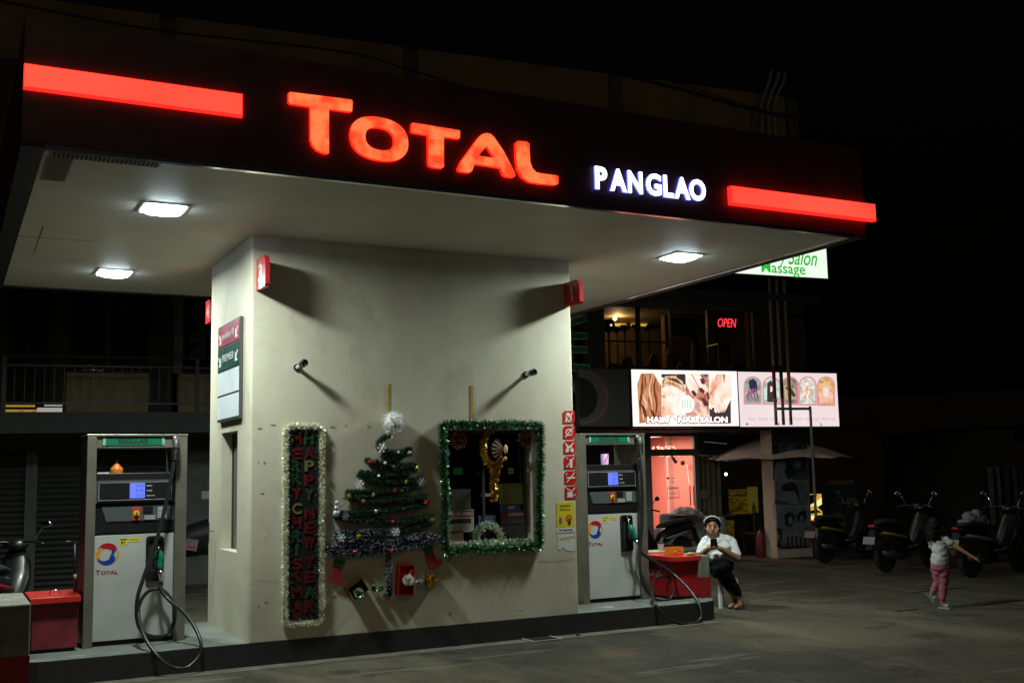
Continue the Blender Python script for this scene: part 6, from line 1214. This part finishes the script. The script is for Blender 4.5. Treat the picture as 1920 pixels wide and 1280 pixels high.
g = mb(BLACK); a, b = onY(141, 1108, .62), onY(140, 1018, .62); g.tube([a, b], .013, 8); g.tube([b, b+Vector((-.06, .0, .02)), b+Vector((-.12, 0, -.01))], .01, 6); g.m(PLW); g.tube([a.lerp(b, .25), a.lerp(b, .36)], .0138, 8); tag(g.build('black_rod', smooth=True), 'thin black rod leaning on the left red box by the dispenser', 'rod')
#@@PART4
# ------------------------------------------------------------------ people
SKIN = M('skin_tan', (.36, .18, .10), .5, var=.1, scale=8); HAIR = M('black_hair', (.005, .004, .004), .75, spec=.15); SHIRT = M('white_cotton', (.72, .74, .76), .85, bump=.25, bscale=18); PANT = M('black_trousers', (.006, .006, .007), .95, spec=.08, bump=.2, bscale=20)
PINKP = M('pink_trousers', (.3, .085, .13), .85, bump=.2, bscale=25); SAND = M('brown_sandal', (.09, .045, .03), .6); MINT = M('mint_sandal', (.16, .34, .28), .6)
# stool
so = onZ(1353, 1136, 0); rzs = R_(-37.9)
st = thing('plastic_stool', 'white plastic stool under the seated person', 'stool', so, rzs+R_(43)); STO = M('stool_white', (.62, .62, .6), .4)
g = mb(STO); g.bev(-.16, .16, -.15, .15, .40, .425, .01); g.build('seat', st)
for x in (-1, 1):
    for y in (-1, 1):
        g = mb(STO); a, b = Vector((.125*x, .12*y, .41)), Vector((.155*x, .15*y, 0)); d = .022
        V = [a+Vector((i, j, 0)) for i, j in ((-d, -d), (d, -d), (d, d), (-d, d))] + [b+Vector((i, j, 0)) for i, j in ((-d*.8, -d*.8), (d*.8, -d*.8), (d*.8, d*.8), (-d*.8, d*.8))]
        g.add(V, [(0, 1, 2, 3), (7, 6, 5, 4), (0, 4, 5, 1), (1, 5, 6, 2), (2, 6, 7, 3), (3, 7, 4, 0)]); g.build('leg', st)
def hand(parts, w, fwd, up, side, curl=.5, s=1.0):
    """palm and five bent fingers; w wrist, fwd along the palm, side towards the thumb"""
    w, fwd, up, side = Vector(w), Vector(fwd).normalized(), Vector(up).normalized(), Vector(side).normalized()
    palm = w+fwd*.05*s; parts.append(('c', w, w+fwd*.07*s, .022*s, .027*s)); parts.append(('c', palm-side*.018*s, palm+fwd*.025*s-side*.02*s, .018*s, .014*s)); parts.append(('c', palm+side*.018*s, palm+fwd*.025*s+side*.02*s, .018*s, .014*s))
    for k, (o, L) in enumerate(((.028, .06), (.010, .07), (-.009, .065), (-.027, .05))):
        a = w+fwd*.085*s+side*o*s; b = a+(fwd*math.cos(curl)-up*math.sin(curl))*L*.5*s; c = b+(fwd*math.cos(curl*2.3)-up*math.sin(curl*2.3))*L*.5*s
        parts += [('c', a, b, .0095*s, .0085*s), ('c', b, c, .0085*s, .007*s)]
    a = w+fwd*.03*s+side*.03*s; b = a+(fwd*.6+side*.6-up*.2).normalized()*.035*s; c = b+(fwd*.9-up*.3).normalized()*.03*s; parts += [('c', a, b, .012*s, .010*s), ('c', b, c, .010*s, .008*s)]
# seated person: local x to the viewer's right, y away from the viewer
P = thing('person', 'seated person in white polo and black trousers looking down at a phone', 'person', so, rzs)
HC = Vector((-.07, -.10, .985))
bp = [('c', (0, .02, .50), (0, -.01, .66), .13, .125), ('c', (0, -.01, .64), (-.02, -.03, .78), .12, .10), ('c', (-.12, -.02, .79), (.10, .0, .79), .05, .05), ('c', (-.04, -.03, .82), (-.065, -.07, .92), .058, .05),
      ('e', HC, (.084, .098, .115), 0), ('e', HC+Vector((0, -.028, -.062)), (.072, .072, .066), 0), ('c', HC+Vector((0, -.098, .0)), HC+Vector((0, -.112, -.032)), .010, .017), ('c', HC+Vector((-.02, -.088, -.07)), HC+Vector((.02, -.088, -.07)), .011, .011),
      ('c', HC+Vector((-.094, .0, -.005)), HC+Vector((-.094, .005, -.035)), .013, .010), ('c', HC+Vector((.094, .0, -.005)), HC+Vector((.094, .005, -.035)), .013, .010), ('c', HC+Vector((-.052, -.06, -.03)), HC+Vector((-.048, -.066, -.055)), .03, .026), ('c', HC+Vector((.052, -.06, -.03)), HC+Vector((.048, -.066, -.055)), .03, .026),
      ('c', (-.165, -.01, .78), (-.235, -.12, .63), .044, .043), ('c', (-.235, -.12, .63), (-.125, -.30, .735), .044, .028),
      ('c', (.15, .01, .78), (.215, -.10, .595), .048, .049), ('c', (.215, -.10, .595), (.0, -.30, .735), .05, .03),
      ('c', (-.08, .02, .50), (-.02, -.28, .47), .085, .065), ('c', (-.02, -.28, .47), (.15, -.16, .14), .055, .036),
      ('c', (.08, .02, .50), (.05, -.34, .51), .085, .064), ('c', (.05, -.34, .51), (.215, -.24, .15), .054, .036),
      ('c', (.155, -.15, .13), (.165, -.14, .07), .034, .032), ('c', (.165, -.13, .045), (.10, -.27, .03), .034, .026), ('c', (.22, -.235, .15), (.235, -.225, .07), .034, .032), ('c', (.235, -.21, .045), (.17, -.35, .032), .034, .026)]
hand(bp, (-.125, -.30, .735), (.75, -.25, .35), (0, -1, .4), (-.2, .2, 1), .9); hand(bp, (.0, -.30, .735), (-.75, -.25, .35), (0, -1, .4), (.2, .2, 1), .9)
organic(bp, .0075, 'body', SKIN, P, 5)
sp_ = [('c', (0, .02, .535), (0, -.02, .67), .162, .158), ('c', (0, -.02, .65), (-.02, -.03, .78), .158, .132), ('e', Vector((0, -.08, .63)), (.14, .12, .09), 0), ('c', (-.13, -.02, .80), (.11, .0, .80), .075, .077), ('c', (-.16, -.01, .79), (-.222, -.08, .67), .070, .064), ('c', (.145, .01, .79), (.205, -.06, .645), .073, .070), ('c', (-.045, -.03, .85), (-.05, -.045, .875), .085, .07), ('e', Vector((-.06, -.12, .75)), (.10, .055, .065), 0), ('e', Vector((.06, -.12, .745)), (.09, .055, .065), 0)]
shirt = organic(sp_, .009, 'polo_shirt', SHIRT, P, 5)
def folds(o, amp, sc, seed=0):
    for v in o.data.vertices: n_ = noise.noise(Vector((v.co.x*sc+seed, v.co.y*sc, v.co.z*sc*1.8))); v.co += v.normal*amp*n_
folds(shirt, .016, 11)
g = mb(SHIRT); cc = HC+Vector((.01, .03, -.135))
for s_ in (-1, 1): g.add([cc+Vector((.0, -.095, -.045)), cc+Vector((.085*s_, -.03, .035)), cc+Vector((.09*s_, -.05, .0)), cc+Vector((.045*s_, -.105, -.055))], [(0, 1, 2, 3)]); g.add([cc+Vector((.085*s_, -.03, .035)), cc+Vector((.06*s_, .05, .04)), cc+Vector((.085*s_, .06, .01)), cc+Vector((.09*s_, -.05, .0))], [(0, 1, 2, 3)])
g.build('collar', P)
pt = organic([('c', (0, .03, .48), (0, .0, .55), .155, .15), ('c', (-.08, .02, .50), (-.02, -.29, .47), .098, .076), ('c', (-.02, -.29, .47), (.135, -.17, .19), .066, .047), ('c', (.08, .02, .50), (.05, -.35, .51), .098, .076), ('c', (.05, -.35, .51), (.205, -.25, .19), .066, .047)], .009, 'trousers', PANT, P, 5); folds(pt, .009, 12, 3)
g = mb(SAND); g.prism([(-.05, 0), (.045, 0), (.04, .17), (0, .2), (-.04, .17)], (.175, -.09, .0), Vector((.9, -.42, 0)), Vector((-.42, -.9, 0)), Z_, .02); g.tube(smoothpath([(.09, -.18, .01), (.13, -.20, .065), (.17, -.215, .01)], 3), .014, 6); g.build('sandal', P)
g = mb(SAND); U = Vector((.9, -.42, 0)); V = Vector((-.42, -.9, 0)); g.prism([(-.05, 0), (.045, 0), (.04, .17), (0, .2), (-.04, .17)], (.25, -.17, .0), U, V, Z_, .02); g.tube(smoothpath([Vector((.25, -.17, .01))+V*.11-U*.045, Vector((.25, -.17, .065))+V*.12, Vector((.25, -.17, .01))+V*.11+U*.045], 3), .014, 6); g.build('sandal', P)
hr = organic([('e', HC+Vector((0, .03, .03)), (.103, .115, .118), 0), ('c', HC+Vector((-.082, .0, .04)), HC+Vector((-.082, .02, -.05)), .024, .02), ('c', HC+Vector((.082, .0, .04)), HC+Vector((.082, .02, -.05)), .024, .02), ('e', HC+Vector((0, .08, -.03)), (.07, .06, .08), 0), ('c', HC+Vector((-.05, -.062, .088)), HC+Vector((.05, -.062, .088)), .02, .02)], .008, 'hair', HAIR, P, 4)
g = mb(M('headband_white', (.75, .72, .66), .7)); g.tube([HC+Vector((.104*math.cos(a), .0-.05*math.sin(a), .045+.088*math.sin(a))) for a in [R_(5+170*k/14) for k in range(15)]], .009, 8); g.build('headband', P, True)
EYE = M('eye_dark', (.02, .012, .01), .3); LIP = M('lip', (.32, .1, .09), .5)
for x in (-.032, .032):
    g = mb(HAIR); g.tube([HC+Vector((x-.018, -.092, .028)), HC+Vector((x, -.099, .033)), HC+Vector((x+.018, -.092, .028))], .004, 5); g.build('eyebrow', P, True)
    g = mb(EYE); g.ball(HC+Vector((x, -.094, .004)), (.014, .005, .003), 10, 6); g.build('eye', P, True)
g = mb(LIP); g.ball(HC+Vector((0, -.098, -.070)), (.023, .007, .007), 10, 6); g.build('mouth', P, True)
t = thing('phone', 'dark phone held in both hands by the seated person', 'phone', so, rzs); U = X_; V = Vector((0, -.45, .9)).normalized(); N = Vector((0, -.9, -.45)).normalized()
g = mb(BLACK); g.prism(rr(-.04, .04, -.07, .07, .01, 3), (-.062, -.345, .79), U, V, N, .010); g.build('case', t); g = mb(EM('phone_screen', (.6, .8, .9), .8)); g.prism([(-.034, -.062), (.034, -.062), (.034, .062), (-.034, .062)], (-.062, -.345, .79), U, V, -N, .002); g.build('screen', t)

# walking child, seen from behind and the side
co = onZ(1768, 1140, 0); Cn = thing('person', 'small child in white shirt and pink trousers walking away with one arm out', 'person', co, R_(-48.6))
HC = Vector((-.02, .02, .965))
cp_ = [('c', (0, 0, .52), (.01, 0, .64), .082, .08), ('c', (.01, 0, .64), (.015, 0, .78), .08, .075), ('c', (-.06, .0, .80), (.08, .0, .80), .042, .042), ('c', (.01, 0, .82), (.0, .01, .88), .034, .032), ('e', HC, (.075, .085, .09), 0), ('c', HC+Vector((.07, .02, -.01)), HC+Vector((.085, .02, -.015)), .02, .01),
       ('c', (.085, 0, .80), (.23, -.02, .70), .034, .027), ('c', (.23, -.02, .70), (.37, -.03, .605), .026, .018), ('c', (-.07, .03, .79), (-.02, .12, .68), .034, .027), ('c', (-.02, .12, .68), (.12, .2, .63), .025, .018),
       ('c', (.035, 0, .5), (.02, .01, .29), .068, .047), ('c', (.02, .01, .29), (.0, .0, .08), .045, .028), ('c', (-.035, .0, .5), (-.035, .03, .31), .068, .047), ('c', (-.035, .03, .31), (-.115, .03, .17), .045, .027),
       ('c', (.0, .01, .05), (.055, -.03, .022), .026, .02), ('c', (-.12, .03, .15), (-.075, .01, .09), .025, .018)]
hand(cp_, (.37, -.03, .605), (.8, -.05, -.5), (.4, 0, .9), (0, 1, 0), .3, .72); hand(cp_, (.12, .2, .63), (.9, .2, -.2), (.2, 0, .9), (0, -1, 0), .3, .72)
organic(cp_, .0065, 'body', SKIN, Cn, 4)
sh = organic([('c', (0, 0, .555), (.01, 0, .68), .103, .092), ('c', (.01, 0, .68), (.012, 0, .79), .09, .078), ('c', (-.055, 0, .805), (.078, 0, .805), .05, .05), ('c', (.075, 0, .80), (.13, -.01, .765), .052, .046), ('c', (-.065, .02, .79), (-.07, .05, .73), .05, .046)], .008, 'white_shirt', M('child_white', (.42, .44, .43), .85, bump=.2, bscale=20), Cn, 4); folds(sh, .012, 14)
tr = organic([('c', (0, 0, .5), (0, 0, .56), .098, .09), ('c', (.035, 0, .5), (.022, .01, .29), .078, .058), ('c', (.022, .01, .29), (.002, .0, .12), .055, .042), ('c', (-.035, .0, .5), (-.035, .03, .31), .078, .057), ('c', (-.035, .03, .31), (-.10, .03, .19), .054, .04)], .0075, 'pink_trousers', PINKP, Cn, 4); folds(tr, .009, 16, 2)
ha = organic([('e', HC+Vector((-.01, -.015, .012)), (.086, .092, .095), 0), ('c', HC+Vector((-.02, -.06, .0)), HC+Vector((-.03, -.09, -.13)), .06, .045), ('c', HC+Vector((-.05, -.04, -.05)), HC+Vector((-.10, -.06, -.17)), .045, .022), ('c', HC+Vector((.03, -.06, -.04)), HC+Vector((.03, -.085, -.15)), .04, .018)], .008, 'long_hair', HAIR, Cn, 3); folds(ha, .02, 18, 4)
for o_, U, V in (((-.02, -.02, .0), Vector((.85, -.5, 0)), Vector((.5, .85, 0))), ):
    g = mb(MINT); g.prism([(-.03, -.03), (.12, -.032), (.13, 0), (.12, .032), (-.03, .03)], (-.015, .015, 0), U, V, Z_, .014); g.tube(smoothpath([Vector((.045, -.04, .02)), Vector((.055, -.02, .055)), Vector((.06, .02, .02))], 3), .012, 6); g.build('sandal', Cn)
g = mb(MINT); U = Vector((.62, 0, -.78)); V = Y_; N = Vector((-.78, 0, -.62)); g.prism([(-.03, -.03), (.11, -.03), (.12, 0), (.11, .03), (-.03, .03)], (-.155, .03, .155), U, V, N, .014); g.tube(smoothpath([Vector((-.10, -.01, .105)), Vector((-.07, .02, .14)), Vector((-.10, .06, .105))], 3), .012, 6); g.build('sandal', Cn)
